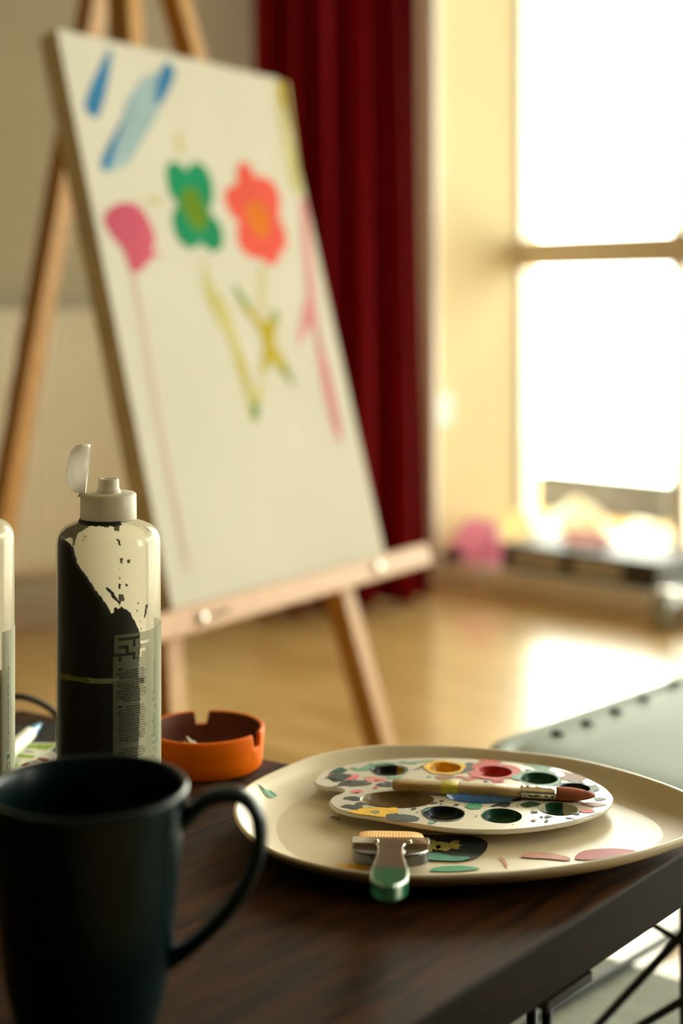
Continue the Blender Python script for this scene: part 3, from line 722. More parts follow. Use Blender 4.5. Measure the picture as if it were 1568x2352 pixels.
lab_text('          İç ve dış tüm yüzeylere\nmükemmel tutunma gücüne sahip su\nbazlı yarı mat ve akrilik boyadır.\nYüksek örtücülük. Ahşap, deri,\nseramik, porselen, kumaş, polyester,\ncam, plastik, metal, duvar, alçıpan,\nkanvas ve kağıt gibi tüm yüzeylerde\nkullanılabilir. Kumaş ve deri\nuygulamalarında su ile inceltilmelidir.\nCam vb. gibi pürüzsüz yüzeylerde iki\nkat uygulama arası minimum 12 saat\nbeklenmelidir. CE ve EN 71-3\nnormlarına uygundur.', 1535, 5.75, 68)
lab_text('          Water based semi matt\npaint acrylic paint with excellent\nadhesion on all interior and exterior\nsurfaces. It has high coverage. It can\nbe used on all surfaces such as\nwood, glass, ceramics, porcelain,\nfabric, polyester, leather, plastic,\nmetal, wall, drywall, canvas and\npaper. It should be thinned with water\nin fabric and leather applications. On\nvery smooth surfaces such as glass,\na minimum of 12 hours should be\nwaited between the two layers of\napplication. Tested for CE and\nEN 71-3 norms.', 1620, 5.75, 70)
lab_text('Contains reaction mass of\n5-chloro-2-methyl-2H-isothiazol-\n3-one (3:1) for preservation. May\nproduce an allergic reaction.', 1716, 6.0, 64)
pill(1537.5); pill(1623.5)
lab_m = film('label_film', (158, 162, 132), 0.36, 0.35, 0.3, 0.08)
ink_m = mat('label_ink', (18, 20, 14), 0.6); print_m = mat('label_grey_print', (92, 100, 78), 0.6)
lab.build('label', [lab_m, ink_m, print_m], b1, label='greyish printed label with a maze border and small print')

# second bottle, cut by the picture's left side
B2Y = 0.975; B2X = (30 - 119 * 0.96 / 0.975 - CX) / F * B2Y + 0.0
b2, cap2 = bottle('paint_bottle', B2X, B2Y, 'empty looking milky paint bottle with a narrow pale label, left of the dark green one', 'acrylic paint bottles on the table')
lab2 = MB(); a0, a1 = math.radians(62), math.radians(112)
def on2(a, z, r=LR): return V((B2X + r * math.sin(a), B2Y - r * math.cos(a), z))
vs = []
for i in range(17):
    a = a0 + (a1 - a0) * i / 16; vs += [on2(a, TZ + 0.012), on2(a, zy(1440, B2Y))]
lab2.add(vs, [(2 * i, 2 * i + 2, 2 * i + 3, 2 * i + 1) for i in range(16)], 0, True)
vs, fs = text_mesh('Water based semi matt acrylic paint', 1.0, 'LEFT')
w = max(v.x for v in vs); zt, zb = zy(1520, B2Y), zy(1715, B2Y); am = math.radians(72)
lab2.add([on2(am + v.y * 0.10, zt + (zb - zt) * v.x / w, rr_) for v in vs], fs, 1)
for y0, y1 in ((1722, 1733), ):
    q = [on2(math.radians(a), zy(y, B2Y), rr_) for a, y in ((71, y0), (77, y0), (77, y1), (71, y1))]; lab2.add(q, [(0, 1, 2, 3)], 1)
q = [(math.radians(74 + 3.2 * math.cos(t)), 1748 + 9.5 * math.sin(t)) for t in [2 * PI * i / 24 for i in range(24)]]
q2 = [(math.radians(74 + 2.3 * math.cos(t)), 1748 + 7.8 * math.sin(t)) for t in [2 * PI * i / 24 for i in range(24)]]
lab2.add([on2(a, zy(y, B2Y), rr_) for a, y in q + q2], [(i, (i + 1) % 24, (i + 1) % 24 + 24, i + 24) for i in range(24)], 1)
lab2.build('label', [film('label_film_pale', (196, 198, 170), 0.10, 0.35, 0.3, 0.08), ink_m], b2, label='narrow pale printed label')
MB().lathe(V((B2X, B2Y, 0)), [(0.001, TZ + 0.004), (0.0325, TZ + 0.004), (0.0325, zy(1560, B2Y)), (0.001, zy(1560, B2Y))], 64).build('paint_inside', film('beige_residue', (150, 128, 92), 0.25, 0.4, 0.5, 0.02), b2, label='thin beige paint left at the bottom')
MB().lathe(V((B2X, B2Y, 0)), [(0.0165, zy(1132)), (0.0187, zy(1132)), (0.0187, zy(1100)), (0.017, zy(1094)), (0.0001, zy(1093))], 64).build('flip_lid', cap_m, cap2)

# ------------------------------------------------------------------ mug
MY = 0.718; MX = (202 - CX) / F * MY
rm_ = thing('mug', (MX, MY, TZ), 'dark teal ceramic mug with a large loop handle in front of the bottles', 'mug')
mug_m = mat('teal_glaze', (0, 22, 24), 0.3, var=0.1, coat=0.0, spec=0.2)
zr = 0.4795; k_ = MY / F
def mz(y): return H - (y - HY) * k_
mp_ = [(0.001, TZ), (0.027, TZ), (0.0315, TZ + 0.002), (0.0350, mz(2345)), (0.0385, mz(2290)), (0.0410, mz(2240)), (0.0428, mz(2180)), (0.0443, mz(2100)), (0.0458, mz(2000)), (0.0475, mz(1920)), (0.0493, mz(1850)), (0.0503, mz(1822)), (0.0506, zr - 0.001),
       (0.0498, zr + 0.0012), (0.0482, zr + 0.0012), (0.0470, zr - 0.001), (0.0458, mz(1860)), (0.0440, mz(1920)), (0.0424, mz(2000)), (0.040, mz(2150)), (0.036, mz(2280)), (0.028, TZ + 0.008), (0.001, TZ + 0.006)]
MB().lathe(V((MX, MY, 0)), mp_, 128).build('body', mug_m, rm_)
hp = cat_rom([P(402, 1893, MY), P(432, 1872, MY - 0.0), P(470, 1838, MY), P(520, 1824, MY), P(565, 1836, MY), P(592, 1876, MY), P(596, 1940, MY), P(575, 2010, MY), P(535, 2075, MY), P(480, 2135, MY), P(425, 2180, MY), P(375, 2210, MY)], 6, False)
rad = [0.0055 + 0.002 * max(0, 1 - i / 8) + 0.0015 * max(0, 1 - (len(hp) - 1 - i) / 10) for i in range(len(hp))]
MB().tube(hp, [r_ * 0.72 for r_ in rad], 16, 0, up=(0, 1, 0), flat=1.75).build('handle', mug_m, rm_)

# ------------------------------------------------------------------ ashtray
AX, AY, AR, AH = -0.1086, 1.130, 0.0474, 0.030
om = mat('orange_melamine', (232, 106, 0), 0.5, var=0.06, spec=0.1)
am_ = MB(); n = 360; ra = [];
rows = [('o', 0.0, 0.0), ('o', 0.80, 0.0), ('o', 0.93, 0.0), ('o', 0.955, 0.05), ('o', 0.975, 0.3), ('o', 0.99, 0.6), ('o', 1.0, 0.93), ('o', 0.99, 0.985), ('o', 0.975, 1.0), ('o', 0.94, 1.0), ('o', 0.925, 0.985), ('o', 0.915, 0.93), ('o', 0.90, 0.6), ('o', 0.88, 0.35), ('o', 0.82, 0.20), ('o', 0.7, 0.17), ('o', 0.0, 0.17)]
for _, rr, zq in rows:
    ring = []
    for i in range(n):
        a = 2 * PI * i / n; top = AH
        for na in (98.8, -25.0, 219.0):
            d = abs((math.degrees(a) - na + 180) % 360 - 180); hw = 6.6
            if d < hw + 1.2:
                cut = 0.0105 * (1 - max(0, (d - hw + 1.5) / 2.7) ** 2) * (1 if d < hw - 2.5 else max(0, math.sqrt(max(0, 1 - ((d - hw + 2.5) / 3.7) ** 2))))
                top = min(top, AH - cut)
        z = TZ + (zq * top if zq > 0.36 else zq * AH)
        ring.append(V((AX + max(rr, 0.001) * AR * math.cos(a), AY + max(rr, 0.001) * AR * math.sin(a), z)))
    ra.append(ring)
am_.loft(ra[:11], 0, True, False, True); am_.loft(ra[10:], 1, True, False, True)
tag(am_.build('ashtray', [om, mat('ash_stained_orange', (104, 46, 14), 0.7, var=0.3, scale=25)], origin=(AX, AY, TZ)), 'round orange ashtray with notched rim standing beside the paint bottle', 'ashtray')
tip, mid, end = P(428, 1693, 1.118), P(446, 1716, 1.118), P(468, 1742, 1.113)
rc = thing('cigarette_butt', V((end.x, end.y, TZ + 0.0052)), 'crushed white cigarette butt lying in the orange ashtray', 'cigarette')
pw = mat('cigarette_paper', (235, 225, 200), 0.8, var=0.08, scale=200)
MB().tube([mid * 0.6 + tip * 0.4, mid, end], [0.0030, 0.0032, 0.0030], 12).build('filter', pw, rc)
MB().tube([tip, tip * 0.6 + mid * 0.4, mid], [0.0011, 0.0022, 0.0028], 8, flat=0.6).build('paper_end', pw, rc)
MB().tube([P(421, 1703, 1.116), P(432, 1709, 1.117), mid], [0.0007, 0.0018, 0.0026], 8, flat=0.6).build('paper_end', pw, rc)

# ------------------------------------------------------------------ plate
RZ = 0.379; PLF = 0.3648
rim_px = [(534, 1862), (540, 1835), (568, 1803), (636, 1769), (725, 1735), (840, 1714), (936, 1711), (1045, 1714), (1181, 1726), (1317, 1743), (1453, 1776), (1568, 1816), (1618, 1846), (1636, 1876), (1615, 1904), (1568, 1929), (1480, 1957), (1385, 1978), (1285, 1994), (1181, 2005), (1060, 2012), (943, 2014), (855, 2009), (772, 1998), (690, 1980), (622, 1957), (568, 1922), (543, 1893)]
rim_w = cat_rom([tuple(PZ(x, y, RZ)) for x, y in rim_px], 6)
pcx = sum(p[0] for p in rim_w) / len(rim_w); pcy = sum(p[1] for p in rim_w) / len(rim_w)
# even angular resampling so that rings stay tidy
def resample(w, cx, cy, n=180):
    angs = sorted((math.atan2(p[1] - cy, p[0] - cx), math.hypot(p[0] - cx, p[1] - cy)) for p in w); out = []
    for i in range(n):
        a = -PI + 2 * PI * i / n
        k = next((j for j, q in enumerate(angs) if q[0] >= a), 0)
        a1_, r1_ = angs[k]; a0_, r0_ = angs[k - 1]
        if k == 0: a0_ -= 2 * PI
        if a1_ < a0_: a1_ += 2 * PI
        t = (a - a0_) / max(a1_ - a0_, 1e-9); out.append((a, r0_ + (r1_ - r0_) * min(max(t, 0), 1)))
    return out
rs_ = resample(rim_w, pcx, pcy)
for _ in range(2): rs_ = [(rs_[i][0], (rs_[i - 1][1] + 2 * rs_[i][1] + rs_[(i + 1) % len(rs_)][1]) / 4) for i in range(len(rs_))]
rmin = min(r for a, r in rs_)
def plate_ring(dd, z):   # outline moved inwards by dd metres
    return [V((pcx + (r - dd * r / rmin * 0.55 - dd * 0.45) * math.cos(a), pcy + (r - dd * r / rmin * 0.55 - dd * 0.45) * math.sin(a), z)) for a, r in rs_]
def plate_scale(s, z): return [V((pcx + r * s * math.cos(a), pcy + r * s * math.sin(a), z)) for a, r in rs_]
rings = [plate_scale(0.01, TZ + 0.0015), plate_scale(0.5, TZ + 0.0015), plate_scale(0.52, TZ), plate_scale(0.56, TZ), plate_scale(0.58, TZ + 0.002), plate_ring(0.030, TZ + 0.004), plate_ring(0.014, TZ + 0.008), plate_ring(0.005, TZ + 0.012), plate_ring(0.0015, TZ + 0.0155),
         plate_ring(0.0, RZ - 0.001), plate_ring(0.0006, RZ + 0.0004), plate_ring(0.002, RZ + 0.0008), plate_ring(0.0035, RZ), plate_ring(0.006, RZ - 0.0042), plate_ring(0.009, RZ - 0.0082), plate_ring(0.013, RZ - 0.0114), plate_ring(0.018, RZ - 0.0131), plate_ring(0.026, RZ - 0.0138), plate_ring(0.035, PLF + 0.0003), plate_scale(0.35, PLF), plate_scale(0.01, PLF)]
pl_m = mat('cream_glaze', (222, 208, 180), 0.34, var=0.03, scale=6, coat=0.0, spec=0.4)
paint_cols = {'navy': (44, 50, 50), 'slate': (62, 68, 62), 'ochre': (150, 142, 76), 'teal': (70, 150, 130), 'emerald': (60, 160, 110), 'crimson': (176, 46, 38), 'blush': (206, 142, 128), 'mustard': (235, 180, 30), 'lilac': (200, 195, 205), 'sage': (120, 165, 140),
              'forest': (40, 84, 62), 'red': (205, 75, 66), 'rosep': (230, 120, 130), 'brown': (150, 105, 80), 'black': (42, 44, 40), 'blue': (70, 130, 190), 'gold': (240, 190, 40)}
pk = list(paint_cols); pmats = [mat('acrylic_' + k, c_, 0.45, var=0.12, scale=120, spec=0.2) for k, c_ in paint_cols.items()]
b = MB().loft(rings, 0, True, True, True)
prof_in = [(0.0035, RZ), (0.006, RZ - 0.0042), (0.009, RZ - 0.0082), (0.013, RZ - 0.0114), (0.018, RZ - 0.0131), (0.026, RZ - 0.0138), (0.035, PLF + 0.0003)]
def plate_z(X, Y):
    a = math.atan2(Y - pcy, X - pcx); r = math.hypot(X - pcx, Y - pcy)
    i = int((a + PI) / (2 * PI) * len(rs_)) % len(rs_); R_ = rs_[i][1]; dd = (R_ - r) / (R_ / rmin * 0.55 + 0.45)
    if dd <= prof_in[0][0]: return RZ + 0.0008
    for (d0, z0_), (d1, z1_) in zip(prof_in, prof_in[1:]):
        if dd <= d1: return z0_ + (z1_ - z0_) * (dd - d0) / (d1 - d0)
    return PLF + 0.0003
def plate_pt(x, y, lift=0.0006):
    z = PLF
    for _ in range(14):
        p = PZ(x, y, z); z = 0.5 * z + 0.5 * plate_z(p.x, p.y)
    p = PZ(x, y, z); return p + UP * lift
def plate_blob(poly, k, lift=0.0006):
    """paint mark that follows the plate's curve: concentric rings of points about its middle"""
    cx = sum(p[0] for p in poly) / len(poly); cy = sum(p[1] for p in poly) / len(poly); n = len(poly); K = 7
    vs = [plate_pt(cx, cy, lift)]
    for j in range(1, K + 1): vs += [plate_pt(cx + (x - cx) * j / K, cy + (y - cy) * j / K, lift) for x, y in poly]
    fs = [(0, 1 + (i + 1) % n, 1 + i) for i in range(n)]
    for j in range(K - 1):
        for i in range(n): fs.append((1 + j * n + i, 1 + j * n + (i + 1) % n, 1 + (j + 1) * n + (i + 1) % n, 1 + (j + 1) * n + i))
    b.add(vs, fs, 1 + pk.index(k), True)
def c5(l): return [(760 + x / 3.92, 1890 + y / 3.92) for x, y in l]
plate_blob(cat_rom(c5([(780, 130), (900, 118), (1100, 116), (1280, 128), (1380, 165), (1410, 200), (1380, 270), (1290, 330), (1150, 350), (980, 340), (800, 330), (740, 250)]), 4), 'navy')
plate_blob(cat_rom(c5([(800, 290), (950, 285), (1100, 310), (1250, 320), (1180, 352), (1020, 352), (820, 335)]), 4), 'teal', 0.0009)
plate_blob(blob_px(760 + 900 / 3.92, 1890 + 220 / 3.92, 18, 14, 3, 0.5, 60, 2.0), 'ochre', 0.0012)
plate_blob(blob_px(760 + 1075 / 3.92, 1890 + 225 / 3.92, 26, 12, 8, 0.5, 60, 2.0), 'ochre', 0.0012)
plate_blob(cat_rom(c5([(890, 440), (960, 405), (1130, 392), (1250, 400), (1340, 420), (1200, 440), (1050, 445)]), 4), 'emerald')
plate_blob(cat_rom([(1320, 1974), (1335, 1958), (1370, 1952), (1420, 1951), (1462, 1957), (1420, 1966), (1360, 1976)], 5), 'crimson')
plate_blob(cat_rom([(1195, 1968), (1225, 1960), (1270, 1962), (1308, 1972), (1300, 1978), (1255, 1974), (1215, 1972)], 5), 'blush')
plate_blob(cat_rom([(1145, 1970), (1158, 1975), (1166, 1990), (1160, 1992), (1154, 1980)], 5), 'blush')
plate_blob(cat_rom([(765, 1988), (800, 1986), (850, 1990), (835, 1999), (790, 1996)], 5), 'mustard')
plate_blob(cat_rom([(592, 1800), (603, 1812), (622, 1818), (636, 1828), (632, 1836), (616, 1832), (604, 1820)], 5), 'sage')
plate_blob(cat_rom([(757, 1876), (764, 1880), (770, 1877), (778, 1881), (782, 1879), (777, 1884), (768, 1882)], 4), 'blush')
tag(b.build('plate', [pl_m] + pmats, origin=(pcx, pcy, TZ)), 'large cream plate spattered with paint, holding the palette and brushes', 'plate')

# ------------------------------------------------------------------ palette
PZT = 0.3752
def QP(x, y, lift=0.0): return PZ(x, y, PZT) + UP * lift
pal_px = [(724.6, 1794), (735, 1779), (750, 1769), (782, 1761), (835, 1751), (904, 1744), (972, 1741.5), (1041, 1742), (1100, 1744.5), (1161, 1749), (1234, 1758), (1282, 1766), (1331, 1782), (1379, 1805), (1401, 1824.5), (1403.5, 1836), (1396, 1850), (1374, 1865), (1331, 1880), (1282, 1891), (1210, 1901), (1137, 1905), (1040, 1902), (950, 1890), (858, 1873), (812, 1866), (777, 1857), (762, 1846), (760, 1838), (770, 1828), (787, 1822), (793, 1817), (789, 1812.5), (775, 1808), (747, 1806), (730, 1801)]
pal_w = [V(p) for p in cat_rom([tuple(QP(x, y)) for x, y in pal_px], 5)]
wells = [  # image centre, half width px, depth/width, paint
    (892, 1769.5, 38, 1.0, 'black'), (1021, 1764, 38, 1.0, 'gold'), (1134.5, 1773.6, 41, 1.0, 'red'), (1237.5, 1789, 43, 1.0, 'forest'), (1319, 1811, 36, 1.0, 'navy'),
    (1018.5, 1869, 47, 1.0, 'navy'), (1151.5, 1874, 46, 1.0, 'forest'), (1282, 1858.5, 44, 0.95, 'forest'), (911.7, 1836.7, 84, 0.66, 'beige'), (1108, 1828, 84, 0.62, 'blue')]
pal_m = mat('white_palette_plastic', (228, 224, 210), 0.2, var=0.02, scale=10, coat=0.15)
rpal = thing('paint_palette', V((sum(p.x for p in pal_w) / len(pal_w), sum(p.y for p in pal_w) / len(pal_w), PLF + 0.0006)), 'white oval plastic palette with side notch and ten paint wells on the plate', 'palette')
def ell(w, s=1.0, n=48, lift=0.0, jag=0.0, seed=0):
    x, y, rx, q, _ = w; c_ = QP(x, y); rw = rx * c_.y / F * s; out = []
    for i in range(n):
        a = 2 * PI * i / n; k = 1 + jag * (noise.noise(V((math.cos(a) * 1.7, math.sin(a) * 1.7, seed))) * 1.5 + 0.5 * noise.noise(V((math.cos(a) * 5, math.sin(a) * 5, seed))))
        out.append(c_ + V((rw * k * math.cos(a), rw * q * k * math.sin(a), lift)))
    return out
def fill(loops):
    tris = tessellate_polygon(loops); vs = [p for l in loops for p in l]; fs = []
    for t in tris:
        a_, b_, c_ = (vs[i] for i in t)
        fs.append(tuple(t) if (b_ - a_).cross(c_ - a_).z > 0 else tuple(reversed(t)))
    return vs, fs
b = MB()
if sum(p.x * q.y - q.x * p.y for p, q in zip(pal_w, pal_w[1:] + pal_w[:1])) < 0: pal_w.reverse()
holes = [ell(w) for w in wells]
vs, fs = fill([pal_w] + [h[::-1] for h in holes]); b.add(vs, fs, 0)
# turned-down rim
cpal = rpal.location
def inset(d, z):
    out = []; n_ = len(pal_w)
    for i in range(n_):
        t = pal_w[(i + 1) % n_] - pal_w[i - 1]; nrm = V((-t.y, t.x, 0)).normalized(); out.append(V((pal_w[i].x + nrm.x * d, pal_w[i].y + nrm.y * d, z)))
    return out
b.loft([inset(0.0011, PZT - 0.0034), inset(-0.0002, PZT - 0.0034), inset(-0.0010, PZT - 0.0026), inset(-0.0012, PZT - 0.0012), inset(-0.0007, PZT - 0.0003), pal_w], 0, True, False, True)
b.loft([inset(0.0015, PZT - 0.0012), inset(0.0011, PZT - 0.0034)], 0, True, False, True)
for w, h in zip(wells, holes):
    if w[4] is None:   # open hole: only its rim has a wall
        b.loft([ell(w), ell(w, 0.995, 48, -0.0008), ell(w, 0.995, 48, -0.0034), ell(w, 1.02, 48, -0.0034)], 0, True, False, True); continue
    zc = [(1.0, 0), (0.985, -0.0006), (0.95, -0.003), (0.86, -0.0062), (0.6, -0.0080), (0.02, -0.0083)]
    b.loft([[V((p.x, p.y, p.z + dz)) for p in ell(w, s)] for s, dz in zc], 0, True, False, True)
# dried splashes on the palette's face
n_l = [0]
def splash(poly, k):
    pts = [QP(x, y) for x, y in poly]
    if sum(p.x * q.y - q.x * p.y for p, q in zip(pts, pts[1:] + pts[:1])) < 0: pts.reverse()
    n_l[0] += 1; lf = 0.00018 + 0.000003 * n_l[0]
    b.ngon([p + UP * lf for p in pts], 1 + pk.index(k))
def ring(w, s_out, k, seed, jag=0.15):
    n_l[0] += 1; lf = 0.00018 + 0.000003 * n_l[0]
    b.loft([ell(w, 1.0, 48, lf), ell(w, s_out, 48, lf, jag, seed)], 1 + pk.index(k), True, False, False)
def c3(l): return [(720 + x / 4.356, 1730 + y / 4.356) for x, y in l]
def c4(l): return [(1040 + x / 4.126, 1730 + y / 4.126) for x, y in l]
def ragged(poly, seed, amp=1.6):
    cx = sum(p[0] for p in poly) / len(poly); cy = sum(p[1] for p in poly) / len(poly); out = []
    for i, (x, y) in enumerate(poly):
        q = amp * (noise.noise(V((x * 0.16, y * 0.4, seed))) + 0.8 * noise.noise(V((x * 0.45, y * 1.1, seed + 9))))
        d = max(math.hypot(x - cx, (y - cy) * 3), 1); out.append((x + (x - cx) / d * q * 2.2, y + (y - cy) * 3 / d * q * 0.75))
    return out
sn = [0]
def S(l, k, f=c3):
    sn[0] += 1; splash(ragged(cat_rom(f(l), 8), sn[0] * 3.3), k)
S([(165, 195), (210, 165), (260, 145), (300, 150), (335, 180), (280, 200), (200, 205)], 'forest')
S([(360, 160), (400, 142), (460, 150), (560, 110), (700, 92), (820, 100), (800, 120), (640, 135), (560, 175), (440, 180)], 'sage')
S([(140, 232), (200, 212), (300, 208), (390, 222), (395, 250), (330, 265), (280, 285), (200, 285), (160, 262)], 'slate')
S([(260, 300), (330, 278), (460, 275), (570, 285), (560, 315), (420, 335), (300, 328), (220, 335), (250, 318)], 'slate')
S([(385, 225), (440, 218), (462, 235), (420, 255), (360, 268), (330, 262)], 'rosep')
S([(500, 250), (580, 235), (680, 250), (740, 268), (720, 285), (620, 285), (560, 300), (520, 275)], 'blush')
S([(600, 270), (640, 262), (660, 280), (620, 290)], 'red')
S([(620, 320), (680, 298), (770, 288), (780, 335), (700, 338)], 'black')
S([(720, 245), (800, 232), (890, 236), (850, 258), (760, 262)], 'sage')
S([(370, 385), (400, 372), (460, 370), (500, 382), (460, 400), (400, 403)], 'rosep')
S([(295, 455), (340, 437), (420, 435), (465, 455), (440, 478), (360, 472)], 'slate')
S([(275, 535), (330, 515), (400, 520), (430, 495), (480, 498), (530, 515), (480, 525), (490, 555), (430, 566), (330, 550)], 'slate')
S([(340, 585), (430, 570), (500, 550), (640, 545), (740, 550), (830, 548), (845, 600), (760, 605), (720, 640), (600, 630), (450, 612)], 'gold')
S([(680, 600), (740, 590), (800, 602), (760, 618), (700, 612)], 'mustard')
S([(720, 625), (760, 610), (850, 612), (960, 622), (1050, 645), (1040, 675), (940, 686), (820, 680), (740, 660)], 'slate')
S([(560, 590), (600, 572), (650, 580), (660, 600), (610, 612)], 'ochre')
S([(840, 95), (900, 82), (960, 92), (1080, 78), (1200, 65), (1180, 80), (1060, 95), (1000, 112), (900, 105)], 'sage')
S([(930, 175), (1010, 165), (1100, 120), (1160, 90), (1130, 125), (1040, 165)], 'slate')
S([(1220, 235), (1330, 225), (1400, 235), (1360, 262), (1260, 268)], 'brown')
S([(1480, 250), (1560, 240), (1590, 262), (1540, 280)], 'brown')
S([(1470, 200), (1500, 120), (1560, 95), (1600, 110), (1580, 170), (1530, 190)], 'slate')
S([(140, 190), (170, 178), (220, 182), (240, 165), (280, 200), (180, 210)], 'red', c4)
S([(130, 235), (200, 230), (235, 242), (190, 255), (130, 256)], 'red', c4)
S([(250, 65), (330, 60), (440, 78), (460, 92), (360, 100), (270, 80)], 'red', c4)
S([(370, 272), (420, 260), (485, 270), (450, 284), (390, 284)], 'red', c4)
S([(660, 110), (760, 108), (860, 122), (940, 145), (860, 165), (790, 160), (740, 130)], 'sage', c4)
S([(690, 160), (740, 155), (750, 172), (700, 185)], 'sage', c4)
S([(950, 150), (1050, 175), (1180, 205), (1260, 240), (1200, 270), (1080, 265), (1000, 240), (1060, 200)], 'brown', c4)
S([(1290, 275), (1318, 278), (1312, 288), (1288, 284)], 'black', c4)
S([(1325, 296), (1350, 294), (1365, 300), (1335, 304)], 'black', c4)
S([(110, 500), (160, 480), (230, 478), (280, 500), (260, 528), (190, 535), (120, 520)], 'emerald', c4)
S([(360, 512), (420, 480), (520, 465), (570, 440), (640, 430), (650, 450), (560, 470), (520, 512), (430, 505)], 'black', c4)
S([(640, 490), (720, 462), (800, 470), (825, 488), (760, 510), (680, 515)], 'forest', c4)
S([(1205, 550), (1250, 535), (1310, 537), (1350, 552), (1300, 568), (1230, 566)], 'rosep', c4)
S([(1220, 480), (1320, 465), (1420, 480), (1450, 495), (1340, 512), (1260, 500)], 'brown', c4)
S([(1330, 430), (1400, 420), (1450, 438), (1380, 452)], 'navy', c4)
S([(865, 650), (880, 633), (905, 632), (895, 655), (870, 660)], 'navy', c4)
S([(820, 607), (850, 600), (845, 615)], 'navy', c4)
S([(1060, 618), (1110, 614), (1170, 630), (1110, 624)], 'navy', c4)
S([(25, 488), (55, 486), (45, 498)], 'navy', c4)
S([(1420, 515), (1450, 512), (1440, 525)], 'navy'); S([(970, 552), (1015, 550), (1010, 566), (980, 566)], 'slate'); S([(1265, 480), (1300, 478), (1290, 492)], 'slate'); S([(1255, 505), (1285, 505), (1275, 518)], 'forest')
S([(1080, 575), (1150, 545), (1180, 550), (1110, 590)], 'teal')
S([(1140, 705), (1180, 675), (1230, 690), (1180, 710)], 'sage')
rq = random.Random(21)
def free(x, y): return all(((x - w[0]) / (w[2] + 5)) ** 2 + ((y - w[1]) / (w[2] * w[3] * 0.34 + 3)) ** 2 > 1 for w in wells) and in_poly(x, y, [(1064 + (a - 1064) * 0.95, 1825 + (c - 1825) * 0.93) for a, c in pal_px])
cnt = 0
while cnt < 70:
    x, y = rq.uniform(740, 1395), rq.uniform(1745, 1905)
    if not free(x, y): continue
    cnt += 1; r_ = rq.choice((1.2, 1.6, 2.2, 3.0, 4.5)); splash(blob_px(x, y, r_ * rq.uniform(1.0, 2.6), r_ * 0.45, cnt * 1.7, 0.5, 12), rq.choice(('slate', 'slate', 'navy', 'sage', 'forest', 'rosep', 'black', 'red', 'lilac')))
ring(wells[1], 1.26, 'gold', 2, 0.10); ring(wells[2], 1.45, 'red', 5, 0.35); ring(wells[3], 1.36, 'sage', 6, 0.25); ring(wells[4], 1.35, 'slate', 4, 0.25); ring(wells[0], 1.10, 'forest', 9, 0.12); ring(wells[5], 1.05, 'navy', 3, 0.05)
pal = b.build('body', [pal_m] + pmats, rpal)
wet = {'black': (34, 36, 32), 'gold': (226, 166, 10), 'red': (186, 40, 36), 'forest': (20, 78, 54), 'navy': (24, 30, 42), 'blue': (72, 130, 196), 'beige': (150, 130, 96)}  # beige puts the shade inside the large oval well into a colour
wname = {'beige': 'beige shade laid in as', 'black': 'black', 'gold': 'yellow', 'red': 'red', 'forest': 'dark green', 'navy': 'navy blue', 'blue': 'light blue'}
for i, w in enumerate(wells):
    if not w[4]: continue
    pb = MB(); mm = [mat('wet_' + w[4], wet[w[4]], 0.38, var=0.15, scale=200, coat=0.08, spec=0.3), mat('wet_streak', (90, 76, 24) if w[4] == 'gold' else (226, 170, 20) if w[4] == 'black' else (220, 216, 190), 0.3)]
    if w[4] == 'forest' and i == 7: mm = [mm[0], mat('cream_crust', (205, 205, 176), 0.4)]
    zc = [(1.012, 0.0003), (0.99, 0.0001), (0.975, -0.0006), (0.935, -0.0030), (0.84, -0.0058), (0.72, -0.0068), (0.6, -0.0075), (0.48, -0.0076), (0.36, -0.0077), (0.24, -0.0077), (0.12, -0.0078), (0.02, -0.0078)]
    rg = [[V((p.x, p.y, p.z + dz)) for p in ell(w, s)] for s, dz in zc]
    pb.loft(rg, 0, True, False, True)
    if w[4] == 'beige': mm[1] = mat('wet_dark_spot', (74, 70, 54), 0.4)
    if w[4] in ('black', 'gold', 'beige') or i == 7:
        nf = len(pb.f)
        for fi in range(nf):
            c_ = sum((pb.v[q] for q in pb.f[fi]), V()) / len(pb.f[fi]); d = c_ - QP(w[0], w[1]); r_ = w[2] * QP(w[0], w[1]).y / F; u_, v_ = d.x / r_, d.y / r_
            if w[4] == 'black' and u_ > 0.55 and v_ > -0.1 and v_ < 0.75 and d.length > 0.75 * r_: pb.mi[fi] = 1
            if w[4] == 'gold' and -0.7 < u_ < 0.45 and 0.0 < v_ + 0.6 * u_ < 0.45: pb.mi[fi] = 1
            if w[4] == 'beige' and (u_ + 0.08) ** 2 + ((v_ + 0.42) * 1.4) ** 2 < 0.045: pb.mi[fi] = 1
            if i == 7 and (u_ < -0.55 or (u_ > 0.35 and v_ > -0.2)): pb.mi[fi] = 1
    pb.build('paint_pool', mm, rpal, label=wname[w[4]] + ' paint in a well')

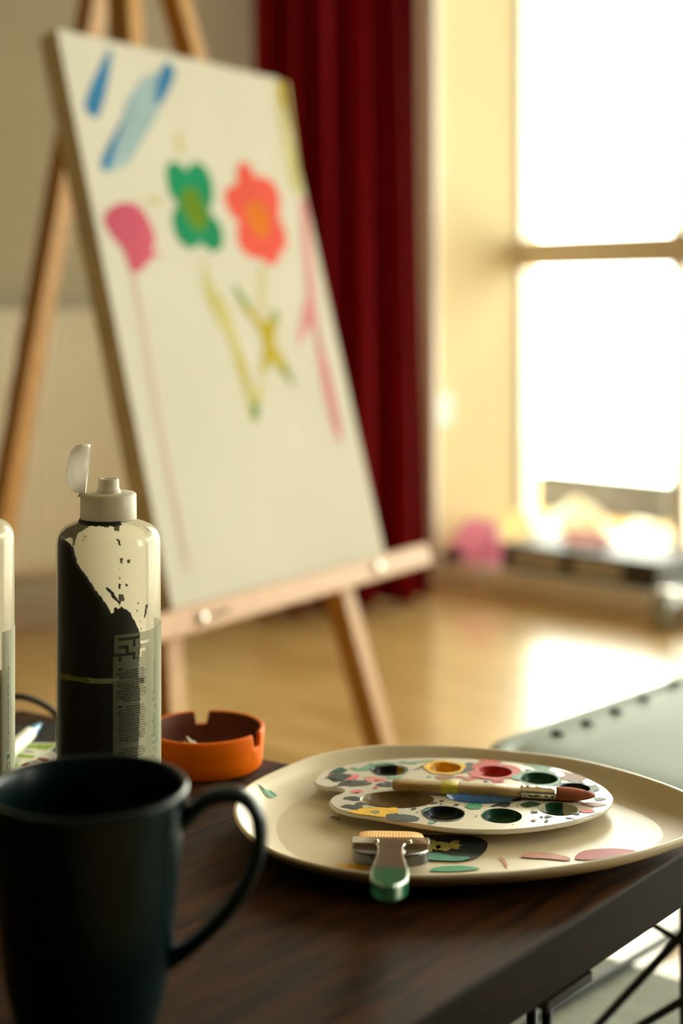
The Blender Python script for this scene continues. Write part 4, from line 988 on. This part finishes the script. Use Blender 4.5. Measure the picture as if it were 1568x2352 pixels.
# ------------------------------------------------------------------ brush lying across the palette
zb = PZT + 0.0042
ba, bb = PZ(900, 1801, zb), PZ(1369, 1828, zb); bd = (bb - ba); bl = bd.length; bd.normalize(); bs = V((-bd.y, bd.x, 0)).normalized()
rbr = thing('round_paintbrush', (ba + bb) / 2 - UP * 0.0035, 'wooden paintbrush with silver ferrule and reddish bristles lying across the palette', 'paintbrush')
def xsec(t, w, h, n=20, p=3.2):
    c_ = ba + bd * (t * bl); out = []
    for i in range(n):
        a = 2 * PI * i / n; cc, ss = math.cos(a), math.sin(a)
        out.append(c_ + bs * (w * math.copysign(abs(cc) ** (2 / p), cc)) + UP * (h * math.copysign(abs(ss) ** (2 / p), ss)))
    return out
hw_m = wood('brush_handle_wood', (150, 118, 62), (186, 152, 92), 0.5, 20, (3, 14, 14), bump=0.1)
b = MB().loft([xsec(0.0, 0.001, 0.001), xsec(0.003, 0.004, 0.0022), xsec(0.012, 0.0062, 0.0030), xsec(0.04, 0.0072, 0.0033), xsec(0.25, 0.0075, 0.0034), xsec(0.50, 0.0068, 0.0036), xsec(0.645, 0.0055, 0.0038)], 0)
h_ = b.build('handle', hw_m, rbr)
MB().loft([xsec(0.247, 0.00765, 0.00355), xsec(0.250, 0.0078, 0.0037), xsec(0.325, 0.0077, 0.0037), xsec(0.33, 0.0075, 0.0036)], 0, caps=False).build('paint_stain', mat('yellow_green_paint', (200, 186, 40), 0.35, var=0.2, scale=150), h_, label='dried yellow paint band')
fm = mat('ferrule_nickel', (214, 206, 184), 0.22, 0.95, var=0.08, scale=300)
fs_ = [(0.637, 0.0056, 0.0040), (0.642, 0.0060, 0.0043), (0.655, 0.0060, 0.0043), (0.660, 0.0055, 0.0040), (0.665, 0.0060, 0.0043), (0.70, 0.0060, 0.0043), (0.705, 0.0056, 0.0041), (0.71, 0.0060, 0.0043), (0.765, 0.0060, 0.0042), (0.77, 0.0056, 0.0040), (0.775, 0.0060, 0.0042), (0.808, 0.0060, 0.0041)]
MB().loft([xsec(t, w, h, 28, 2.4) for t, w, h in fs_], 0).build('ferrule', fm, rbr)
br_m = mat('auburn_bristle', (176, 98, 60), 0.6, var=0.5, scale=60, stretch=(2, 60, 60))
b = MB(); rg = []
for t, w, h in ((0.800, 0.0055, 0.0038), (0.83, 0.0062, 0.0042), (0.88, 0.0062, 0.0041), (0.93, 0.0050, 0.0034), (0.97, 0.0030, 0.0022), (0.995, 0.0010, 0.0009)):
    c_ = ba + bd * (t * bl); ring_ = []
    for i in range(56):
        a = 2 * PI * i / 56; q = 1 + (0.07 if i % 2 else -0.05) + 0.05 * noise.noise(V((i * 0.7, t * 6, 2)))
        ring_.append(c_ + bs * (w * q * math.cos(a)) + UP * (h * q * math.sin(a)))
    rg.append(ring_)
b.loft(rg, 0); b.build('bristles', br_m, rbr)

# ------------------------------------------------------------------ wide flat brush leaning over the plate's near edge
fa = PZ(898, 1913, PLF + 0.004); fb = PZ(893, 2056, 0.3975)
fd_ = (fb - fa); fl = fd_.length; fd_.normalize(); fsd = V((fd_.y, -fd_.x, 0)).normalized()
if fsd.x < 0: fsd = -fsd
fnn = fsd.cross(fd_).normalized()
if fnn.z < 0: fnn = -fnn
rfb = thing('flat_paintbrush', fa - UP * 0.003, 'wide flat brush with clear green tipped handle resting on the near plate rim', 'paintbrush')
def slab_outline(side, t0, t1, mtl, name, parent, bev=0.0015, label=None):
    """outline of (distance along, half width) mirrored, extruded through the brush's thickness"""
    l = cat_rom(side, 5, False); poly = [fa + fd_ * s - fsd * w for s, w in l] + [fa + fd_ * s + fsd * w for s, w in reversed(l)]
    return MB().prism([p + fnn * t0 for p in poly], fnn * (t1 - t0)).build(name, mtl, parent, bevel=bev, seg=3, label=label)
clear = film('clear_acrylic', (190, 176, 146), 0.5, 0.4, 0.12, 0.45)
gclear = film('green_acrylic', (60, 170, 120), 0.3, 0.5, 0.12, 0.4)
b = MB(); rg = []
NBR = 46
for s, t in ((0.0, 0.0012), (0.006, 0.0024), (0.018, 0.0032), (0.042, 0.0034)):
    w = 0.0205 + 0.0030 * s / 0.042; top, bot = [], []
    for i in range(NBR + 1):
        u = -1 + 2 * i / NBR; e = 0.0016 * noise.noise(V((i * 0.9, 3, 1))) if s < 0.002 else 0
        q = t * (1 - abs(u) ** 6 * 0.7) * (1 + (0.02 if i % 2 else -0.02))
        p_ = fa + fd_ * (s + e) + fsd * (w * u); top.append(p_ + fnn * q); bot.append(p_ - fnn * q)
    rg.append(top + bot[::-1])
b.loft(rg, 0, smooth=False); b.build('bristles', mat('tan_bristle', (244, 182, 104), 0.6, var=0.2, scale=40, stretch=(60, 3, 3), spec=0.2), rfb)
slab_outline([(0.0355, 0.0236), (0.0362, 0.0248), (0.045, 0.0250), (0.0555, 0.0246)], -0.0045, 0.0042, clear, 'ferrule', rfb, 0.0015, 'clear plastic ferrule')
for u_ in (-0.009, 0.012):
    q_ = fa + fd_ * 0.050 + fsd * u_ + fnn * 0.0040; MB().tube([q_, q_ + fnn * 0.0012], [0.0018, 0.0012], 12).build('rivet', fm, rfb)
slab_outline([(0.0555, 0.0242), (0.064, 0.0236), (0.071, 0.020), (0.0755, 0.014), (0.078, 0.008)], -0.0060, 0.0018, mat('dark_resin', (44, 36, 24), 0.2, var=0.1, coat=0.2), 'shoulder', rfb, 0.002, 'dark rounded shoulder')
hdl = slab_outline([(0.0556, 0.0100), (0.066, 0.0085), (0.085, 0.0082), (0.108, 0.0095), (0.125, 0.0108)], -0.004, 0.0045, clear, 'handle', rfb, 0.0022, 'clear handle')
slab_outline([(0.1252, 0.0108), (0.138, 0.0112), (fl - 0.018, 0.0104), (fl - 0.008, 0.0075), (fl - 0.0005, 0.003)], -0.004, 0.0045, gclear, 'handle_end', hdl, 0.0025, 'green handle end')

# ------------------------------------------------------------------ things on the far left of the table
nb = [PZ(-30, 1666, TZ + 0.012), PZ(150, 1657, TZ + 0.012), PZ(215, 1790, TZ + 0.012), PZ(0, 1800, TZ + 0.012)]
nb = [V((p.x, p.y, TZ)) for p in nb]
rn = thing('notebook', sum(nb, V()) / 4, 'dark navy notebook lying under the colour leaflets behind the bottles', 'notebook')
MB().prism([p + UP * 0.0095 for p in nb], UP * 0.0025).build('cover', mat('navy_card', (18, 26, 36), 0.45), rn, bevel=0.0008)
cn_ = sum(nb, V()) / 4
MB().prism([cn_ + (p - cn_) * 0.97 + UP * 0.002 for p in nb], UP * 0.0072).build('pages', mat('page_paper', (170, 160, 130), 0.8), rn)
MB().prism([p + UP * 0.0002 for p in nb], UP * 0.0016).build('cover', MATS['navy_card'], rn, bevel=0.0006)
# leaflets with colour swatches
lz = TZ + 0.0124
def flat_poly(mb, px, z, mi):
    pts = [PZ(x, y, z) for x, y in px]
    if sum(p.x * q.y - q.x * p.y for p, q in zip(pts, pts[1:] + pts[:1])) < 0: pts.reverse()
    mb.ngon(pts, mi)
def c6(l): return [(x / 11.2, 1580 + y / 11.2) for x, y in l]
wp = mat('leaflet_paper', (222, 220, 204), 0.6, var=0.02); gp = mat('leaflet_green', (134, 160, 40), 0.6, var=0.25, scale=90, stretch=(3, 0.3, 1)); rp_ = mat('leaflet_red', (134, 58, 40), 0.6, var=0.2, scale=60); kp = mat('leaflet_ink', (40, 40, 38), 0.7)
def prism_px(mb, px, z, t, mi=0):
    pts = [PZ(x, y, z) for x, y in px]; mb.prism(pts, UP * t, mi)
l1 = MB(); prism_px(l1, c6([(100, 1530), (640, 1420), (1460, 1430), (1380, 1560), (1170, 1680), (900, 1900), (100, 2100)]), lz, 0.0004)
z1 = lz + 0.00055
flat_poly(l1, c6([(760, 1440), (1450, 1440), (1370, 1530), (1180, 1600), (900, 1560), (620, 1555)]), z1, 1)
flat_poly(l1, c6([(400, 1700), (520, 1690), (900, 1745), (830, 1820), (560, 1800), (380, 1755)]), z1, 1)
flat_poly(l1, c6([(380, 1930), (500, 1940), (420, 2000), (370, 2010)]), z1, 1)
for y, x0, x1 in ((1615, 620, 880), (1635, 640, 860), (1830, 410, 560), (1880, 380, 520)): flat_poly(l1, c6([(x0, y), (x1, y + 22), (x1, y + 34), (x0, y + 12)]), z1, 3)
tag(l1.build('colour_leaflet', [wp, gp, rp_, kp]), 'paper colour chart with green swatches lying beneath the blue tipped pen', 'leaflet', 'colour leaflets')
l2 = MB(); lz2 = lz + 0.0012
prism_px(l2, c6([(380, 2060), (820, 1820), (1180, 1650), (1300, 1630), (1440, 1690), (1500, 1800), (1400, 2000), (900, 2300), (420, 2280)]), lz2, 0.0004)
z2 = lz2 + 0.00055
flat_poly(l2, c6([(930, 1835), (1040, 1785), (1200, 1820), (1290, 1900), (1100, 1940), (1040, 1880)]), z2, 2)
flat_poly(l2, c6([(540, 2000), (690, 1925), (790, 1975), (600, 2040)]), z2, 2)
def flat_text(mb, body, x, y, size, ang_, z, mi):
    vs, fs = text_mesh(body, size); o = PZ(x, y, z); ca_, sa_ = math.cos(ang_), math.sin(ang_)
    mb.add([o + V((v.x * ca_ - v.y * sa_, v.x * sa_ + v.y * ca_, 0)) for v in vs], fs, mi)
for ch, x, y in (('R', 1340, 1745), ('K', 1250, 1712), ('C', 1165, 1745), ('O', 1262, 1805), ('L', 1352, 1880)): flat_text(l2, ch, x / 11.2, 1580 + y / 11.2, 0.0072, -0.5, z2, 3)
for ch, x, y in (('M', 800, 1950), ('A', 960, 1925)): flat_text(l2, ch, x / 11.2, 1580 + y / 11.2, 0.0075, 0.6, z2, 3)
tag(l2.build('colour_leaflet', [wp, gp, rp_, kp]), 'paper colour chart with red brown swatches and black letters behind the mug rim', 'leaflet', 'colour leaflets')
# pen
zp = lz + 0.0078
pa, pb_ = PZ(-25, 1768, zp), PZ(95, 1661, zp)
dp = (pb_ - pa).normalized(); ln = (pb_ - pa).length
rpn = thing('marker_pen', (pa + pb_) / 2 - UP * 0.0065, 'white marker pen with a pointed blue tip lying on the green leaflet', 'pen')
MB().tube([pa, pa + dp * (ln - 0.062), pa + dp * (ln - 0.040), pa + dp * (ln - 0.030)], [0.0064, 0.0064, 0.0062, 0.0056], 24).build('barrel', mat('white_barrel', (228, 228, 215), 0.3), rpn)
MB().tube([pa + dp * (ln - 0.0315), pa + dp * (ln - 0.028), pa + dp * (ln - 0.010), pa + dp * (ln - 0.003)], [0.0056, 0.0054, 0.0028, 0.0014], 24).build('tip_cap', mat('blue_plastic', (10, 128, 170), 0.25), rpn, label='blue pointed cap')
MB().tube([pa + dp * (ln - 0.004), pa + dp * ln], [0.0012, 0.0004], 12).build('nib', mat('pen_nib', (190, 200, 195), 0.4), rpn)
# loop of dark cord
cp_ = cat_rom([PZ(-130, 1690, TZ + 0.004), P(-60, 1612, 1.20), P(30, 1600, 1.21), P(72, 1606, 1.215), P(108, 1623, 1.22), P(135, 1645, 1.22), P(168, 1668, 1.205), PZ(215, 1685, TZ + 0.004)], 8, False)
tag(MB().tube(cp_, 0.0028, 12).build('cord', mat('brown_cord', (58, 46, 30), 0.7, var=0.2, scale=80), origin=cp_[0]), 'thin dark brown cord arching up behind the two bottles', 'cord')

# ------------------------------------------------------------------ padded wire chair right of the table
SZ = 0.30
e0, e1, e2 = V((0.100, 1.350, 0)), V((0.66, 0.68, 0)).normalized(), V((0.70, -0.64, 0)).normalized()
LC, WC = 0.52, 0.44
def rrect(d, z, r=0.09, n=10):
    out = []
    for (cx_, cy_, a0_) in ((LC - r, WC - r, 0), (r, WC - r, 90), (r, r, 180), (LC - r, r, 270)):
        for i in range(n + 1):
            a = math.radians(a0_ + 90 * i / n); out.append(e0 + e1 * (cx_ + (r - d) * math.cos(a)) + e2 * (cy_ + (r - d) * math.sin(a)) + UP * z)
    return out
cc_ = e0 + e1 * LC / 2 + e2 * WC / 2
rch = thing('wire_chair', V((cc_.x, cc_.y, 0)), 'low black wire chair with a smooth grey green seat pad right of the table', 'chair')
pad_m = mat('grey_green_vinyl', (128, 140, 128), 0.55, var=0.04, scale=5, spec=0.2)
b = MB().loft([rrect(0.03, SZ - 0.022), rrect(0.004, SZ - 0.020), rrect(0.0, SZ - 0.012), rrect(0.002, SZ - 0.004), rrect(0.010, SZ), rrect(0.022, SZ - 0.001), rrect(0.026, SZ - 0.003), rrect(0.032, SZ - 0.001), rrect(0.05, SZ + 0.002), rrect(0.085, SZ + 0.004)], 0)
b.build('seat_pad', pad_m, rch)
tie_m = mat('dark_tie', (60, 72, 66), 0.6)
for x, y in ((1279, 1688), (1347, 1665), (1413, 1637), (1475, 1607), (1547, 1571)):
    p = PZ(x, y, SZ + 0.001); MB().tube([p - e2 * 0.006, p + UP * 0.003, p + e2 * 0.008], [0.0022, 0.003, 0.0022], 8).build('tie', tie_m, rch, label='dark tie on the pad edge')
ringp = rrect(0.012, SZ - 0.027); MB().tube(ringp, 0.005, 10, closed=True).build('seat_ring', bk, rch)
base = [p for p in rrect(0.012, 0.0102)]; MB().tube(base, 0.005, 10, closed=True).build('base_ring', bk, rch)
def rod(p, q, r=0.0032): MB().tube([p, q], r, 10).build('rod', bk, rch)
# struts in the upright plane of the chair's near side
np_o = e0 + e1 * 0.012; np_n = V((-e2.y, e2.x, 0))
def strut(xa, ya, xb, yb, r=0.0032):
    p, q = ray_plane(xa, ya, np_o, np_n), ray_plane(xb, yb, np_o, np_n); d = q - p
    t0, t1 = -9.0, 9.0
    for val, dv, lo_, hi_ in ((p.z, d.z, 0.0102, SZ - 0.027), ((p - np_o).dot(e2), d.dot(e2), 0.09, WC - 0.09)):
        if abs(dv) > 1e-6:
            u0, u1 = sorted(((lo_ - val) / dv, (hi_ - val) / dv)); t0, t1 = max(t0, u0), min(t1, u1)
    rod(p + d * t0, p + d * t1, r)
strut(1375, 2352, 1568, 2145, 0.0036); strut(1505, 2128, 1568, 2165, 0.0028); strut(1480, 2350, 1568, 2298, 0.0036); strut(1566, 2130, 1567, 2350, 0.0026)
for qv in (0.09, WC - 0.09):
    a = np_o + e2 * qv; rod(V((a.x, a.y, 0.0102)), V((a.x, a.y, SZ - 0.027)), 0.004)
for qv in (0.09, WC - 0.09):
    a = e0 + e1 * (LC - 0.012) + e2 * qv; rod(V((a.x, a.y, 0.0102)), V((a.x, a.y, SZ - 0.027)), 0.004)

# ------------------------------------------------------------------ rug
rgm = mat('pale_rug_wool', (150, 154, 142), 0.95, var=0.10, scale=60, bump=0.4)
rg0 = V((-0.10, 1.20, 0)); q1, q2 = RD, V((RD.y, -RD.x, 0))
MBr = MB().prism([rg0 - q1 * 0.05, rg0 + q1 * 0.545, rg0 + q1 * 0.545 + q2 * 1.1, rg0 - q1 * 0.05 + q2 * 1.1], UP * 0.0045)
tag(MBr.build('rug', rgm, bevel=0.002), 'pale grey rug on the floor under the wire chair', 'rug')

# ------------------------------------------------------------------ picture settings
SC.view_settings.view_transform = 'Standard'; SC.view_settings.look = 'None'
SC.view_settings.gamma = 1.0; SC.view_settings.use_curve_mapping = False
SC.view_settings.exposure = 1.5
cy = SC.cycles
cy.use_denoising = True; cy.max_bounces = 10; cy.diffuse_bounces = 6; cy.glossy_bounces = 4; cy.transmission_bounces = 6; cy.transparent_max_bounces = 16
cy.caustics_reflective = False; cy.caustics_refractive = False; cy.sample_clamp_indirect = 8.0
